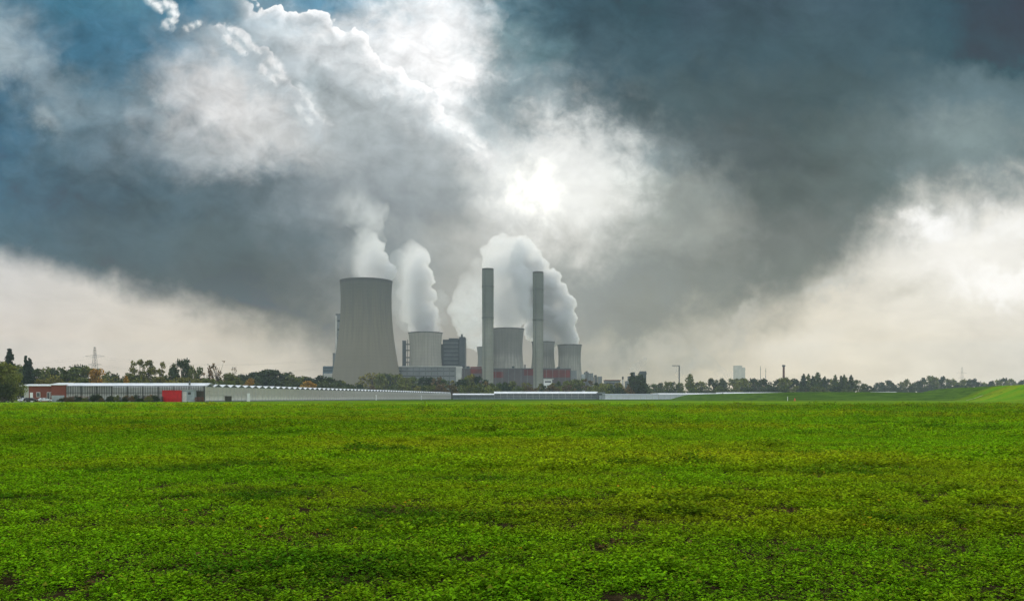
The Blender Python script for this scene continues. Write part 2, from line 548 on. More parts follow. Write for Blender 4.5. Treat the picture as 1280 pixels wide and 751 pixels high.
M = {}
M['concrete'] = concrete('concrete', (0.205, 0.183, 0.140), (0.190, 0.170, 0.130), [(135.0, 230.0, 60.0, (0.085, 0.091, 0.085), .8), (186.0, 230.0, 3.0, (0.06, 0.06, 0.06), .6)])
M['concrete_old'] = concrete('old_concrete', (0.34, 0.325, 0.28), (0.20, 0.195, 0.17), [(80.0, 140.0, 8.0, (0.15, 0.148, 0.135), .65)])
M['concrete_pale'] = concrete('pale_concrete', (0.36, 0.34, 0.28), (0.27, 0.26, 0.22))
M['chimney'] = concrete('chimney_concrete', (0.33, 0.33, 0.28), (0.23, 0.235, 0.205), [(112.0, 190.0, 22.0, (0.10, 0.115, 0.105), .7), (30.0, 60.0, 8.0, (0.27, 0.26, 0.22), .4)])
M['soot'] = simple('soot', (0.10, 0.10, 0.095), scale=0.2)
M['inner'] = simple('inner_shell', (0.16, 0.16, 0.15), scale=0.1)
M['clad_grey'] = simple('grey_cladding', (0.21, 0.22, 0.22), (0.16, 0.17, 0.17), 0.05)
M['clad_dark'] = simple('dark_cladding', (0.085, 0.095, 0.10), (0.06, 0.07, 0.075), 0.05)
M['clad_blue'] = simple('blue_cladding', (0.10, 0.15, 0.19), scale=0.05)
M['clad_pale'] = simple('pale_cladding', (0.55, 0.54, 0.50), (0.42, 0.41, 0.38), 0.08)
M['clad_red'] = simple('red_cladding', (0.19, 0.036, 0.032), (0.12, 0.032, 0.030), 0.06)
M['clad_mauve'] = simple('mauve_cladding', (0.135, 0.115, 0.115), (0.10, 0.085, 0.09), 0.05)
M['beige'] = simple('beige_render', (0.56, 0.47, 0.33), scale=0.05)
M['steel'] = simple('steel', (0.12, 0.13, 0.13), rough=0.5, metallic=0.4)
M['glass_dark'] = simple('window_glass', (0.03, 0.04, 0.05), rough=0.15, spec=0.6)
M['white'] = simple('white_paint', (0.78, 0.78, 0.76), (0.66, 0.66, 0.63), 0.6, rough=0.5)
M['roof_white'] = simple('white_roof', (0.86, 0.87, 0.86), (0.68, 0.70, 0.70), 0.25, rough=0.4)
M['roof_dull'] = simple('dull_roof', (0.42, 0.45, 0.46), (0.32, 0.35, 0.36), 0.25, rough=0.35)
M['red'] = simple('red_paint', (0.55, 0.012, 0.018), (0.43, 0.010, 0.015), 0.8, rough=0.5)
M['grey_paint'] = simple('grey_paint', (0.33, 0.37, 0.38), (0.24, 0.27, 0.28), 0.6)
M['dark_frame'] = simple('dark_frame', (0.05, 0.055, 0.05), rough=0.5)
M['pale_frame'] = simple('pale_frame', (0.60, 0.59, 0.56), rough=0.5)
M['asphalt'] = simple('asphalt', (0.06, 0.06, 0.06), scale=0.8)
M['track'] = simple('gravel_track', (0.34, 0.31, 0.26), (0.24, 0.21, 0.17), 0.6)
M['rubber'] = simple('rubber', (0.02, 0.02, 0.02))
M['black_paint'] = simple('black_car_paint', (0.015, 0.018, 0.022), rough=0.25, spec=0.6)
M['white_car'] = simple('white_car_paint', (0.75, 0.77, 0.8), rough=0.25, spec=0.6)
M['chrome'] = simple('rim_metal', (0.5, 0.5, 0.5), rough=0.3, metallic=0.8)
M['lamp'] = simple('lamp_glass', (0.6, 0.6, 0.55), rough=0.2)
M['rust'] = simple('rusty_brown', (0.17, 0.055, 0.035), (0.09, 0.04, 0.03), 0.7)
M['junk'] = simple('dark_timber', (0.06, 0.05, 0.04), (0.03, 0.03, 0.025), 0.7)
M['orange'] = simple('orange_paint', (0.65, 0.12, 0.04), rough=0.5)
M['bark'] = simple('bark', (0.10, 0.08, 0.06), (0.05, 0.04, 0.03), 1.5)


def brick_mat():
    m, t, out = mat_new('red_brick')
    n = t.nodes.new('ShaderNodeTexBrick')
    x, y, z = sep(objco(t))
    t.links.new(comb(x + y, z), n.inputs['Vector'])
    n.inputs['Scale'].default_value = 2.2
    n.inputs['Color1'].default_value = (0.22, 0.052, 0.030, 1)
    n.inputs['Color2'].default_value = (0.16, 0.040, 0.025, 1)
    n.inputs['Mortar'].default_value = (0.16, 0.09, 0.07, 1)
    nn = fbm(comb(x, y, z), 0.25, 4.0)
    principled(t, out, scale_col(n.outputs['Color'], 0.75 + nn * 0.5), 0.85)
    return m
M['brick'] = brick_mat()


def greenhouse_glass(name, tint, dirt, see, clear=0.0):
    """whitewashed / dusty glazing: diffuse film over glass, streaked by dirt, darker towards the top"""
    m, t, out = mat_new(name)
    x, y, z = sep(objco(t))
    n = fbm(comb(x * 0.35, y * 0.35, z * 0.5), 1.0, 5.0, 0.65)
    n2 = fbm(comb(x * 2.5, y * 2.5, z * 0.25), 1.0, 3.0, 0.6)
    col = mix(sstep(n * 0.7 + n2 * 0.5, 0.45, 0.75), tint, dirt)
    col = mix(sstep(n + z * -0.18, 0.35, 0.0) * 0.6, col, see)
    d = t.nodes.new('ShaderNodeBsdfDiffuse')
    t.links.new(col, d.inputs['Color'])
    tr = t.nodes.new('ShaderNodeBsdfTranslucent')
    t.links.new(col, tr.inputs['Color'])
    g = t.nodes.new('ShaderNodeBsdfGlossy')
    g.inputs['Roughness'].default_value = 0.12
    g.inputs['Color'].default_value = (.8, .85, .9, 1)
    a = t.nodes.new('ShaderNodeMixShader'); a.inputs[0].default_value = 0.35
    t.links.new(d.outputs[0], a.inputs[1]); t.links.new(tr.outputs[0], a.inputs[2])
    fr = t.nodes.new('ShaderNodeFresnel'); fr.inputs['IOR'].default_value = 1.4
    b = t.nodes.new('ShaderNodeMixShader')
    t.links.new(fr.outputs[0], b.inputs[0])
    t.links.new(a.outputs[0], b.inputs[1]); t.links.new(g.outputs[0], b.inputs[2])
    last = b
    if clear > 0:
        tp = t.nodes.new('ShaderNodeBsdfTransparent')
        c = t.nodes.new('ShaderNodeMixShader'); c.inputs[0].default_value = clear
        t.links.new(b.outputs[0], c.inputs[1]); t.links.new(tp.outputs[0], c.inputs[2])
        last = c
    t.links.new(last.outputs[0], out.inputs['Surface'])
    return m
M['gh_white'] = greenhouse_glass('whitewashed_glass', (0.95, 0.92, 0.86), (0.80, 0.77, 0.70), (0.50, 0.45, 0.37))
M['gh_clear'] = greenhouse_glass('dusty_glass', (0.50, 0.54, 0.55), (0.30, 0.33, 0.33), (0.12, 0.12, 0.10), 0.2)
M['gh_blue'] = greenhouse_glass('film_cover', (0.90, 0.93, 0.96), (0.78, 0.82, 0.86), (0.55, 0.60, 0.62))
M['gh_dark'] = greenhouse_glass('shaded_glass', (0.26, 0.31, 0.33), (0.14, 0.17, 0.18), (0.08, 0.09, 0.09))


# ================================================================ ground
def smooth01(t):
    t = np.clip(t, 0, 1)
    return t * t * (3 - 2 * t)


def terrain(x, y):
    x = np.asarray(x, float); y = np.asarray(y, float)
    z = 0.10 * np.sin(x * 0.045 + 1.3) * np.sin(y * 0.031 + 0.4) + 0.05 * np.sin(x * 0.13 + y * 0.07)
    z = z * smooth01((np.hypot(x, y) - 6) / 25.0) * smooth01((290 - y) / 60.0)
    # grassy bank beyond the field on the right
    ang = np.where(y > 1, x / np.maximum(y, 1), 0)
    bank = smooth01((y - 400 - 6 * np.sin(x * .03)) / 42.0) * smooth01((x - 136) / 18.0) * 4.6 * smooth01((900 - y) / 250.0)
    bank += 0.5 * smooth01((y - 400) / 50.0) * smooth01((x - 200) / 60.0) * np.sin(x * 0.02) * smooth01((900 - y) / 250.0)
    # nearer slope at the right edge of the picture
    hill = 7.4 * smooth01((x - 198 - (y - 340) * 0.3) / 26.0) * smooth01((y - 300) / 45.0) * smooth01((700 - y) / 200.0)
    return z + np.maximum(bank, hill)


def field_colour(t, P):
    """crop colour at a place in the field: lush, yellowish and dark strips, all by position on the ground"""
    x, y, z = sep(P)
    big = fbm(comb(x * 0.035, y * 0.075), 1.0, 4.0, 0.55)
    mid = fbm(comb(x * 0.22, y * 0.45, 3.0), 1.0, 4.0, 0.6)
    fine = fbm(comb(x, y, z), 2.2, 3.0, 0.6)
    c = mix(sstep(big * 0.65 + mid * 0.35, 0.43, 0.60), FIELD['lush'], FIELD['yellow'])
    c = mix(sstep(mid, 0.52, 0.66) * 0.8, c, FIELD['dark'])
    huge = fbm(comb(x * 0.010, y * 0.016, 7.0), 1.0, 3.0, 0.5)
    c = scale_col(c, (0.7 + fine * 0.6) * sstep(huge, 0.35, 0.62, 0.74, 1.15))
    return c, big, mid, fine

FIELD = dict(lush=(0.108, 0.245, 0.007), yellow=(0.195, 0.245, 0.009), dark=(0.022, 0.105, 0.007))


def ground_mat():
    m, t, out = mat_new('field_ground')
    P = worldco(t)
    x, y, z = sep(P)
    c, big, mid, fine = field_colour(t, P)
    dist = S.m('SQRT', x * x + y * y)
    tuft = fbm(comb(x * 0.9, y * 0.9), 1.0, 8.0, 0.7)
    soil = mix(sstep(fbm(P, 9.0, 5.0, 0.65), .3, .7), (0.050, 0.037, 0.017), (0.015, 0.012, 0.006))
    cover = sstep(dist, 14.0, 70.0, 0.0, 1.0)
    plants = sstep(tuft, 0.36, 0.50) * cover
    plants = S.m('MAXIMUM', plants, sstep(dist, 50.0, 110.0))
    c = scale_col(c, 0.62 + tuft * 0.62)
    col = mix(plants, soil, c)
    # dry strip and mown headland on the bank
    g = sstep(y, 385.0, 405.0)
    col = mix(g, col, mix(sstep(fbm(comb(x * 0.07, y * 0.05, z * 2.5), 1.0, 8.0, .72), 0.4, 0.62), (0.075, 0.140, 0.018), (0.034, 0.072, 0.012)))
    bmp = t.nodes.new('ShaderNodeBump')
    bmp.inputs['Strength'].default_value = 0.9
    bmp.inputs['Distance'].default_value = 0.12
    t.links.new(fbm(comb(x * 1.2, y * 1.2), 1.0, 9.0, 0.72).s, bmp.inputs['Height'])
    d = t.nodes.new('ShaderNodeBsdfDiffuse')
    t.links.new(col, d.inputs['Color']); t.links.new(bmp.outputs[0], d.inputs['Normal'])
    t.links.new(d.outputs[0], out.inputs['Surface'])
    return m


def grid_axis(lo, hi, fine_lo, fine_hi, step, growth=1.10):
    a = list(np.arange(fine_lo, fine_hi + 1e-6, step))
    s = step
    while a[-1] < hi:
        s *= growth; a.append(min(hi, a[-1] + s))
    s = step
    b = [a[0]]
    while b[-1] > lo:
        s *= growth; b.append(max(lo, b[-1] - s))
    return np.array(b[::-1][:-1] + a)


gx = grid_axis(-4500, 4500, -260, 360, 4.0)
gy = grid_axis(-300, 5200, -12, 470, 4.0)
GX, GY = np.meshgrid(gx, gy)
GZ = terrain(GX, GY)
vs = np.stack([GX.ravel(), GY.ravel(), GZ.ravel()], 1)
nx, ny = len(gx), len(gy)
ii = (np.arange(ny - 1)[:, None] * nx + np.arange(nx - 1)[None, :]).ravel()
fs = np.stack([ii, ii + 1, ii + nx + 1, ii + nx], 1)
me = bpy.data.meshes.new('ground')
me.from_pydata(vs.tolist(), [], fs.tolist())
me.polygons.foreach_set('use_smooth', [True] * len(me.polygons))
me.materials.append(ground_mat())
ground = bpy.data.objects.new('ground', me)
COL.objects.link(ground)
tag(ground, 'wide green crop field with brown soil between the plants', kind='structure')


# farm track on the far left where the field ends, and the path under the bank on the right
def strip(name, pts, w, mat, lift=0.02):
    mb = MB(); vs = []; fs = []
    for (x, y) in pts:
        for s in (-w / 2, w / 2):
            vs.append((x, y + s, float(terrain(x, y + s)) + lift))
    for i in range(len(pts) - 1):
        fs.append((2 * i, 2 * i + 2, 2 * i + 3, 2 * i + 1))
    mb.add(vs, fs)
    return tag(mb.build(name, mat), kind='structure')
strip('farm_yard', [(x, 284) for x in np.arange(-260, -165, 5.0)], 16, M['track'], 0.05)
strip('path', [(x, 372 + 2 * math.sin(x * .03)) for x in np.arange(150, 222, 4.0)], 1.2, M['track'], 0.12)


# ================================================================ crop plants (nobody could count them)
def leaf_patch_mesh(name, radius, n, leaf, height, seed, mat, cluster=7):
    """a patch of low crop: many little plants, each a rosette of bent leaves"""
    rng = np.random.default_rng(seed)
    V, F = [], []
    plants = max(1, n // cluster)
    for k in range(plants):
        rr = radius * math.sqrt(rng.random()) * 1.0
        a = rng.random() * 2 * math.pi
        cx, cy = rr * math.cos(a), rr * math.sin(a)
        ph = height * (0.35 + 0.85 * rng.random()) * (1.1 - 0.4 * rr / radius)
        a0 = rng.random() * 6.28
        for j in range(cluster):
            q = a0 + j * 2.4 + rng.normal() * .25
            L = leaf * (0.6 + 0.8 * rng.random())
            w = L * (0.28 + 0.15 * rng.random())
            z0 = ph * (0.15 + 0.85 * (j + rng.random()) / cluster)
            up = 0.15 + 0.9 * z0 / max(height, 1e-6)
            d = np.array([math.cos(q), math.sin(q)])
            s = np.array([-d[1], d[0]])
            b = np.array([cx, cy]) + d * L * 0.12
            m = b + d * L * 0.55
            e = b + d * L
            z1 = z0 + L * up * 0.45
            z2 = z1 - L * (0.05 + 0.35 * rng.random()) + L * up * 0.15
            i = len(V)
            tw = rng.normal() * .2 * w
            V += [(b[0], b[1], z0), (m[0] + s[0] * w, m[1] + s[1] * w, z1 + tw), (e[0], e[1], z2), (m[0] - s[0] * w, m[1] - s[1] * w, z1 - tw)]
            F += [(i, i + 1, i + 2, i + 3)]
    me = bpy.data.meshes.new(name)
    me.from_pydata(V, [], F)
    me.materials.append(mat)
    o = bpy.data.objects.new(name, me)
    return o


def leaf_shader(t, out, col, trans=0.45, gloss=0.0):
    d = t.nodes.new('ShaderNodeBsdfDiffuse'); t.links.new(col, d.inputs['Color'])
    tr = t.nodes.new('ShaderNodeBsdfTranslucent')
    t.links.new(mix(1.0, col, (1.25, 1.15, 0.55), 'MULTIPLY'), tr.inputs['Color'])
    a = t.nodes.new('ShaderNodeMixShader'); a.inputs[0].default_value = trans
    t.links.new(d.outputs[0], a.inputs[1]); t.links.new(tr.outputs[0], a.inputs[2])
    g = t.nodes.new('ShaderNodeBsdfGlossy'); g.inputs['Roughness'].default_value = 0.45
    b = t.nodes.new('ShaderNodeMixShader'); b.inputs[0].default_value = gloss
    t.links.new(a.outputs[0], b.inputs[1]); t.links.new(g.outputs[0], b.inputs[2])
    t.links.new(b.outputs[0], out.inputs['Surface'])


def crop_mat():
    m, t, out = mat_new('crop_leaf')
    P = worldco(t)
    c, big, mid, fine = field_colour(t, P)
    geo = t.nodes.new('ShaderNodeNewGeometry')
    ri = S(geo.outputs['Random Per Island'])
    c = scale_col(c, sstep(ri, 0.0, 1.0, 0.35, 1.9))
    c = mix(sstep(ri, 0.93, 0.97) * 0.8, c, (0.20, 0.19, 0.03))
    leaf_shader(t, out, c, 0.55, 0.0)
    return m
M['crop'] = crop_mat()
m, t, out = mat_new('yellow_leaf')
leaf_shader(t, out, mix(fbm(worldco(t), 3.0), (0.55, 0.36, 0.02), (0.50, 0.24, 0.03)), 0.3)
M['yellow_leaf'] = m
m, t, out = mat_new('dry_stem')
leaf_shader(t, out, mix(fbm(worldco(t), 3.0), (0.17, 0.115, 0.04), (0.07, 0.045, 0.018)), 0.2)
M['dry_stem'] = m

protos = [leaf_patch_mesh('crop_patch', 0.30, 380, 0.030, 0.075, 11 + k, M['crop']) for k in range(5)]
protos_tall = [leaf_patch_mesh('tall_crop_patch', 0.26, 380, 0.038, 0.12, 31 + k, M['crop']) for k in range(3)]
protos_dry = [leaf_patch_mesh('dry_patch', 0.30, 30, 0.05, 0.03, 51 + k, M['dry_stem'], 2) for k in range(2)]
protos_yel = [leaf_patch_mesh('yellow_patch', 0.35, 3, 0.045, 0.11, 71 + k, M['yellow_leaf'], 1) for k in range(3)]


def scatter(name, groups, pts, label):
    """one object: points on the field carrying instances of the leaf patches"""
    me = bpy.data.meshes.new(name)
    me.from_pydata([p[:3] for p in pts], [], [])
    at = me.attributes.new('s', 'FLOAT', 'POINT'); at.data.foreach_set('value', [p[3] for p in pts])
    at = me.attributes.new('r', 'FLOAT', 'POINT'); at.data.foreach_set('value', [p[4] for p in pts])
    at = me.attributes.new('k', 'INT', 'POINT'); at.data.foreach_set('value', [p[5] for p in pts])
    o = bpy.data.objects.new(name, me)
    COL.objects.link(o)
    ng = bpy.data.node_groups.new(name, 'GeometryNodeTree')
    ng.interface.new_socket('Geometry', in_out='INPUT', socket_type='NodeSocketGeometry')
    ng.interface.new_socket('Geometry', in_out='OUTPUT', socket_type='NodeSocketGeometry')
    gi = ng.nodes.new('NodeGroupInput'); go = ng.nodes.new('NodeGroupOutput')
    jn = ng.nodes.new('GeometryNodeJoinGeometry')
    def attr(n, typ):
        a = ng.nodes.new('GeometryNodeInputNamedAttribute'); a.data_type = typ
        a.inputs['Name'].default_value = n
        return a.outputs['Attribute']
    s, r, k = attr('s', 'FLOAT'), attr('r', 'FLOAT'), attr('k', 'INT')
    rot = ng.nodes.new('ShaderNodeCombineXYZ'); ng.links.new(r, rot.inputs[2])
    for idx, src in enumerate(groups):
        oi = ng.nodes.new('GeometryNodeObjectInfo'); oi.inputs['Object'].default_value = src
        cmp = ng.nodes.new('FunctionNodeCompare'); cmp.data_type = 'INT'; cmp.operation = 'EQUAL'
        ng.links.new(k, cmp.inputs[2]); cmp.inputs[3].default_value = idx
        ip = ng.nodes.new('GeometryNodeInstanceOnPoints')
        ng.links.new(gi.outputs[0], ip.inputs['Points'])
        ng.links.new(cmp.outputs[0], ip.inputs['Selection'])
        ng.links.new(oi.outputs['Geometry'], ip.inputs['Instance'])
        ng.links.new(rot.outputs[0], ip.inputs['Rotation'])
        ng.links.new(s, ip.inputs['Scale'])
        ng.links.new(ip.outputs[0], jn.inputs[0])
    ng.links.new(jn.outputs[0], go.inputs[0])
    md = o.modifiers.new('scatter', 'NODES'); md.node_group = ng
    return tag(o, label, kind='stuff')


rng = np.random.default_rng(5)
def vnoise(x, y, s, seed=0.0):
    return mnoise.noise(Vector((x * s, y * s * 1.8, seed)))
crop, extra, yel = [], [], []
bands = [(-6.0, 3.0, 0.34, 1.0), (3.0, 9, 0.26, 0.80), (9, 16, 0.29, 0.86), (16, 30, 0.38, 1.25), (30, 55, 0.62, 1.9), (55, 95, 1.1, 3.2), (95, 150, 2.0, 5.0)]
for (d0, d1, step, sc) in bands:
    y = d0
    while y < d1:
        half = abs(y) * 0.72 + (14.0 if y < 30 else 20.0)
        x = -half
        while x < half:
            xx = x + rng.normal() * step * .35; yy = y + rng.normal() * step * .35
            v = vnoise(xx, yy, 0.55, 1.0) * 0.35 + vnoise(xx, yy, 1.7, 4.0) * 0.4 + vnoise(xx, yy, 3.3, 6.0) * 0.6
            if v > -0.36 + 0.06 * (y > 20) or y > 55:
                z = float(terrain(xx, yy))
                tall = vnoise(xx, yy, 0.14, 9.0) * .6 + vnoise(xx, yy, 0.5, 2.0) * .5
                s = sc * (0.75 + 0.5 * rng.random()) * (1.0 + max(-0.3, min(0.5, v)))
                k = int(rng.integers(5)) if tall < 0.14 or rng.random() < .3 else 5 + int(rng.integers(3))
                if y > 55: s *= 0.8
                crop.append((xx, yy, z - 0.01 * sc, s, rng.random() * 6.28, k))
            else:
                if rng.random() < .95: crop.append((xx, yy, float(terrain(xx, yy)) - .02 * sc, sc * (.34 + .35 * rng.random()), rng.random() * 6.28, int(rng.integers(5))))
                extra.append((xx, yy, float(terrain(xx, yy)), 1.0, rng.random() * 6.28, int(rng.integers(2))))
            if y < 40 and rng.random() < 0.012 * step / .3 * step / .3:
                yel.append((xx, yy, float(terrain(xx, yy)) + .02, 0.8 + rng.random() * .7, rng.random() * 6.28, int(rng.integers(3))))
            x += step
        y += step
print('crop patches', len(crop), len(extra), len(yel))
scatter('crop_plants', protos + protos_tall, crop, 'low bright green crop plants covering the whole field')
scatter('dry_stalks', protos_dry, extra, 'dry brown stalks on the bare soil between crop plants')
scatter('yellow_leaves', protos_yel, yel, 'scattered yellow leaves lying among the green crop')


# ================================================================ power station
def cooling_tower(cx_px, D, prof_px, label, mat, seg=72, band=None):
    """prof_px: list of (row, radius in pixels) from the rim down; the shell is carried on inclined columns"""
    X = px(cx_px, D)
    base = empty('cooling_tower', (X, D, 0))
    tag(base, label, 'cooling tower', 'cooling towers of the power station')
    rt = prof_px[0][1] * D / FPX          # the near side of the rim makes the visible top line
    prof = [(r * D / FPX, pz(y, D - rt)) for y, r in prof_px]
    # smooth the outline
    zs = np.array([p[1] for p in prof][::-1]); rs = np.array([p[0] for p in prof][::-1])
    zmin = 9.0
    co = np.polyfit(zs, rs, 3 if len(zs) > 3 else 2)
    zz = np.linspace(zmin, zs[-1], 26)
    rr = np.polyval(co, np.maximum(zz, zs[0])) + np.where(zz < zs[0], (zs[0] - zz) * 0.10, 0)
    th = 1.2
    pr = [(float(rr[i]), float(zz[i])) for i in range(len(zz))]
    top_r, top_z = pr[-1]
    pr_in = [(max(1.0, r - th), z) for r, z in pr[::-1]]
    MB().lathe(pr + pr_in, seg).build('shell', mat, base, True)
    MB().lathe([(top_r + .05, top_z - 1.2), (top_r + .45, top_z - 1.1), (top_r + .45, top_z + .5), (top_r - th - .2, top_z + .5), (top_r - th - .2, top_z - .4)], seg).build('rim', M['soot'], base)
    cols = MB(); n = 36
    r0 = pr[0][0]
    for i in range(n):
        for s in (-1, 1):
            a, b = 2 * math.pi * i / n, 2 * math.pi * (i + s * .5) / n
            cols.tube((r0 * 1.03 * math.cos(a), r0 * 1.03 * math.sin(a), 0), (r0 * .99 * math.cos(b), r0 * .99 * math.sin(b), zmin + .3), .6, n=6)
    cols.build('columns', M['concrete_pale'], base)
    return base, top_r, top_z


D1 = 1313.0
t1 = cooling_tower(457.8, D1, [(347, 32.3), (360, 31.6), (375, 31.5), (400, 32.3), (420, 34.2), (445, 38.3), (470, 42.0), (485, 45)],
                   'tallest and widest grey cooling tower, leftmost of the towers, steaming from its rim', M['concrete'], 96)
t2 = cooling_tower(531.8, 1480, [(414.5, 21.3), (425, 20.0), (437, 19.5), (450, 20.2), (460, 21.2)],
                   'pale streaked cooling tower with dark stair tower beside it, second from the left', M['concrete_pale'])
t3 = cooling_tower(634, 1520, [(409.5, 21.3), (420, 19.8), (432, 19.0), (447, 19.6), (460, 21.0)],
                   'cooling tower standing between the two slender chimneys', M['concrete_old'])
t4 = cooling_tower(611.5, 2050, [(433, 15.6), (440, 14.6), (448, 14.2), (457, 15.0)],
                   'distant cooling tower mostly hidden behind the left slender chimney', M['concrete_old'])
t5 = cooling_tower(679, 1610, [(426.5, 14.6), (436, 13.6), (448, 14.0), (462, 15.4)],
                   'cooling tower partly hidden behind the right slender chimney', M['concrete_old'])
t6 = cooling_tower(712, 1560, [(430.3, 15.2), (440, 14.2), (452, 14.0), (462, 14.8), (474, 16.0)],
                   'rightmost small grey cooling tower at the end of the red hall', M['concrete_old'])


def chimney(cx_px, D, ytop, r_top, r_bot, label):
    b = empty('chimney', (px(cx_px, D), D, 0))
    tag(b, label, 'chimney', 'slender concrete chimneys')
    zt = pz(ytop, D)
    k = D / FPX
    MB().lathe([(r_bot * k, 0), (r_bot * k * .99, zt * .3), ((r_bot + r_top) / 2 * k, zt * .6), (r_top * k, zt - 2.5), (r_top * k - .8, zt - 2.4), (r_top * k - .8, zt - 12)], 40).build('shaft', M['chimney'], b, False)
    MB().lathe([(r_top * k + .02, zt - 2.4), (r_top * k + .25, zt - 2.3), (r_top * k + .25, zt), (r_top * k - 1.0, zt), (r_top * k - 1.0, zt - 3)], 40).build('rim', M['soot'], b)
    ribs = MB()
    for i in range(20):
        a = 2 * math.pi * i / 20
        ca, sa = math.cos(a), math.sin(a)
        ribs.tube((r_bot * k * ca, r_bot * k * sa, 0), (r_top * k * ca, r_top * k * sa, zt - 3), .32, n=4, caps=False)
    ribs.build('ribs', M['chimney'], b)
    for q, f in enumerate((.62, .86)):
        MB().lathe([(r_top * k + .1, zt * f), (r_top * k + .9, zt * f), (r_top * k + .9, zt * f + .8), (r_top * k + .1, zt * f + .8)], 40).build('platform', M['steel'], b)
    MB().tube((r_bot * k * -.5, -r_bot * k * .9, 2), (r_top * k * -.5, -r_top * k * .9, zt - 4), .35, n=5).build('ladder', M['steel'], b)
    return b
chimney(609.8, 1150, 336, 7.1, 6.8, 'left slender concrete chimney, taller of the pair, in front of the steam')
chimney(672.6, 1160, 340, 6.6, 5.9, 'right slender concrete chimney with darker ribbed upper half, in front of the steam')


def block(parent, name, mat, x0, x1, yt, D, depth, yb=None, dy=0.0):
    z1 = pz(yt, D); z0 = 0 if yb is None else pz(yb, D)
    return MB().box(px(x0, D), px(x1, D), D + dy, D + dy + depth, z0, z1).build(name, mat, parent)
def thing(name, label, cat, group=None, loc=(0, 0, 0)):
    return tag(empty(name, loc), label, cat, group)
def rebase(root, X, Y):
    """put the Empty at the thing's base and keep its parts where they are"""
    root.location = (X, Y, 0)
    for ch in root.children:
        for v in ch.data.vertices:
            v.co.x -= X; v.co.y -= Y


# boiler house behind the big tower, stepped, with its glazed stair shaft
bh = thing('boiler_house', 'stepped pale boiler house showing behind the left side of the biggest cooling tower', 'building')
block(bh, 'wall', M['clad_grey'], 419.6, 440, 393, 1450, 60)
block(bh, 'stair_shaft', M['clad_pale'], 419.2, 421.2, 394.5, 1449, 2)
block(bh, 'side_wing', M['clad_grey'], 415.8, 419.5, 441, 1449, 50)
block(bh, 'roof', M['clad_dark'], 419.4, 440.2, 392.2, 1449.5, 61, 393)
for i in range(5):
    block(bh, 'window_band', M['glass_dark'], 421.8, 439, 400 + i * 11, 1449.9, .2, 402 + i * 11)
rebase(bh, px(430, 1450), 1450)
bb = thing('office_block', 'low blue grey block at the left foot of the biggest cooling tower', 'building')
block(bb, 'wall', M['clad_blue'], 403.5, 416, 457.5, 1400, 30)
block(bb, 'lower_wing', M['clad_pale'], 404.5, 418, 466.5, 1398, 20)
for i in range(2):
    block(bb, 'window_band', M['glass_dark'], 404.2, 415.5, 459.5 + i * 3, 1399.8, .5, 460.6 + i * 3)
rebase(bb, px(409, 1400), 1400)

# stair and duct tower beside the second cooling tower
sttw = thing('stair_tower', 'dark narrow stair tower with gangways left of the pale cooling tower', 'tower')
block(sttw, 'shaft', M['clad_dark'], 502.9, 507.2, 425.5, 1470, 8)
for y in (429.5, 437, 446, 452):
    block(sttw, 'gangway', M['steel'], 507.2, 512.5, y, 1471, 5, y + 1.3)
block(sttw, 'post', M['steel'], 509.2, 510, 424.5, 1472, 1)
rebase(sttw, px(505, 1470), 1470)

# dark boiler block with its stair shaft right of the second tower
db = thing('boiler_block', 'dark square boiler block with a slim shaft, left of the slender chimneys', 'building')
block(db, 'wall', M['clad_dark'], 553.5, 573.6, 424.2, 1500, 50)
block(db, 'upper_wall', M['clad_dark'], 561, 573, 422.6, 1499, 40, 424.2)
block(db, 'stair_shaft', M['clad_dark'], 573.8, 581.3, 421, 1497, 44)
block(db, 'lift_shaft', M['steel'], 576, 578.5, 417.5, 1498, 5, 421)
block(db, 'side_duct', M['steel'], 550.8, 553.4, 430, 1505, 6)
for i in range(6):
    block(db, 'cladding_band', M['clad_grey'], 554.5, 573, 428 + i * 5, 1499.8, .4, 428.7 + i * 5)
rebase(db, px(567, 1500), 1500)

# long low grey hall
lg = thing('machine_hall', 'long low grey hall in front of the pale cooling tower with a white end bay', 'building')
block(lg, 'wall', M['clad_grey'], 497, 569.8, 458.4, 1330, 40)
block(lg, 'roof', M['clad_pale'], 496.6, 570, 457.4, 1329, 42, 458.4)
block(lg, 'end_bay', M['clad_pale'], 570, 576.5, 457.6, 1328, 41)
for i in range(9):
    block(lg, 'column', M['clad_dark'], 501 + i * 7.6, 501.6 + i * 7.6, 459.5, 1329.6, .4)
for i in range(2):
    block(lg, 'window_band', M['glass_dark'], 499, 568, 463 + i * 6, 1329.8, .3, 464.4 + i * 6)
rebase(lg, px(533, 1330), 1330)

# turbine hall with red bands
th = thing('turbine_hall', 'long dark turbine hall with broad red bands behind the slender chimneys', 'building')
block(th, 'wall', M['clad_mauve'], 577, 713.5, 460.6, 1350, 50)
block(th, 'roof', M['clad_grey'], 576.8, 713.8, 459.9, 1349, 52, 460.6)
block(th, 'end_wall', M['clad_grey'], 713.6, 720.8, 463, 1349.5, 48)
for (a, b, y0, y1) in ((588, 602, 458.2, 466.5), (617, 629, 464.5, 472), (655, 667, 461.5, 469), (679.5, 712.5, 462.4, 471.5)):
    block(th, 'red_band', M['clad_red'], a, b, y0, 1349.4, .8, y1)
for i in range(17):
    if i not in (1, 2, 3):
        block(th, 'column', M['clad_grey'], 580 + i * 7.9, 580.5 + i * 7.9, 461.5, 1349.2, .4)
for (a, b, yt) in ((583, 587, 457.5), (640, 643, 457.5), (655.5, 657, 455.5), (696, 700, 458.5)):
    block(th, 'roof_vent', M['clad_dark'], a, b, yt, 1365, 6, 460.6)
rebase(th, px(645, 1350), 1350)

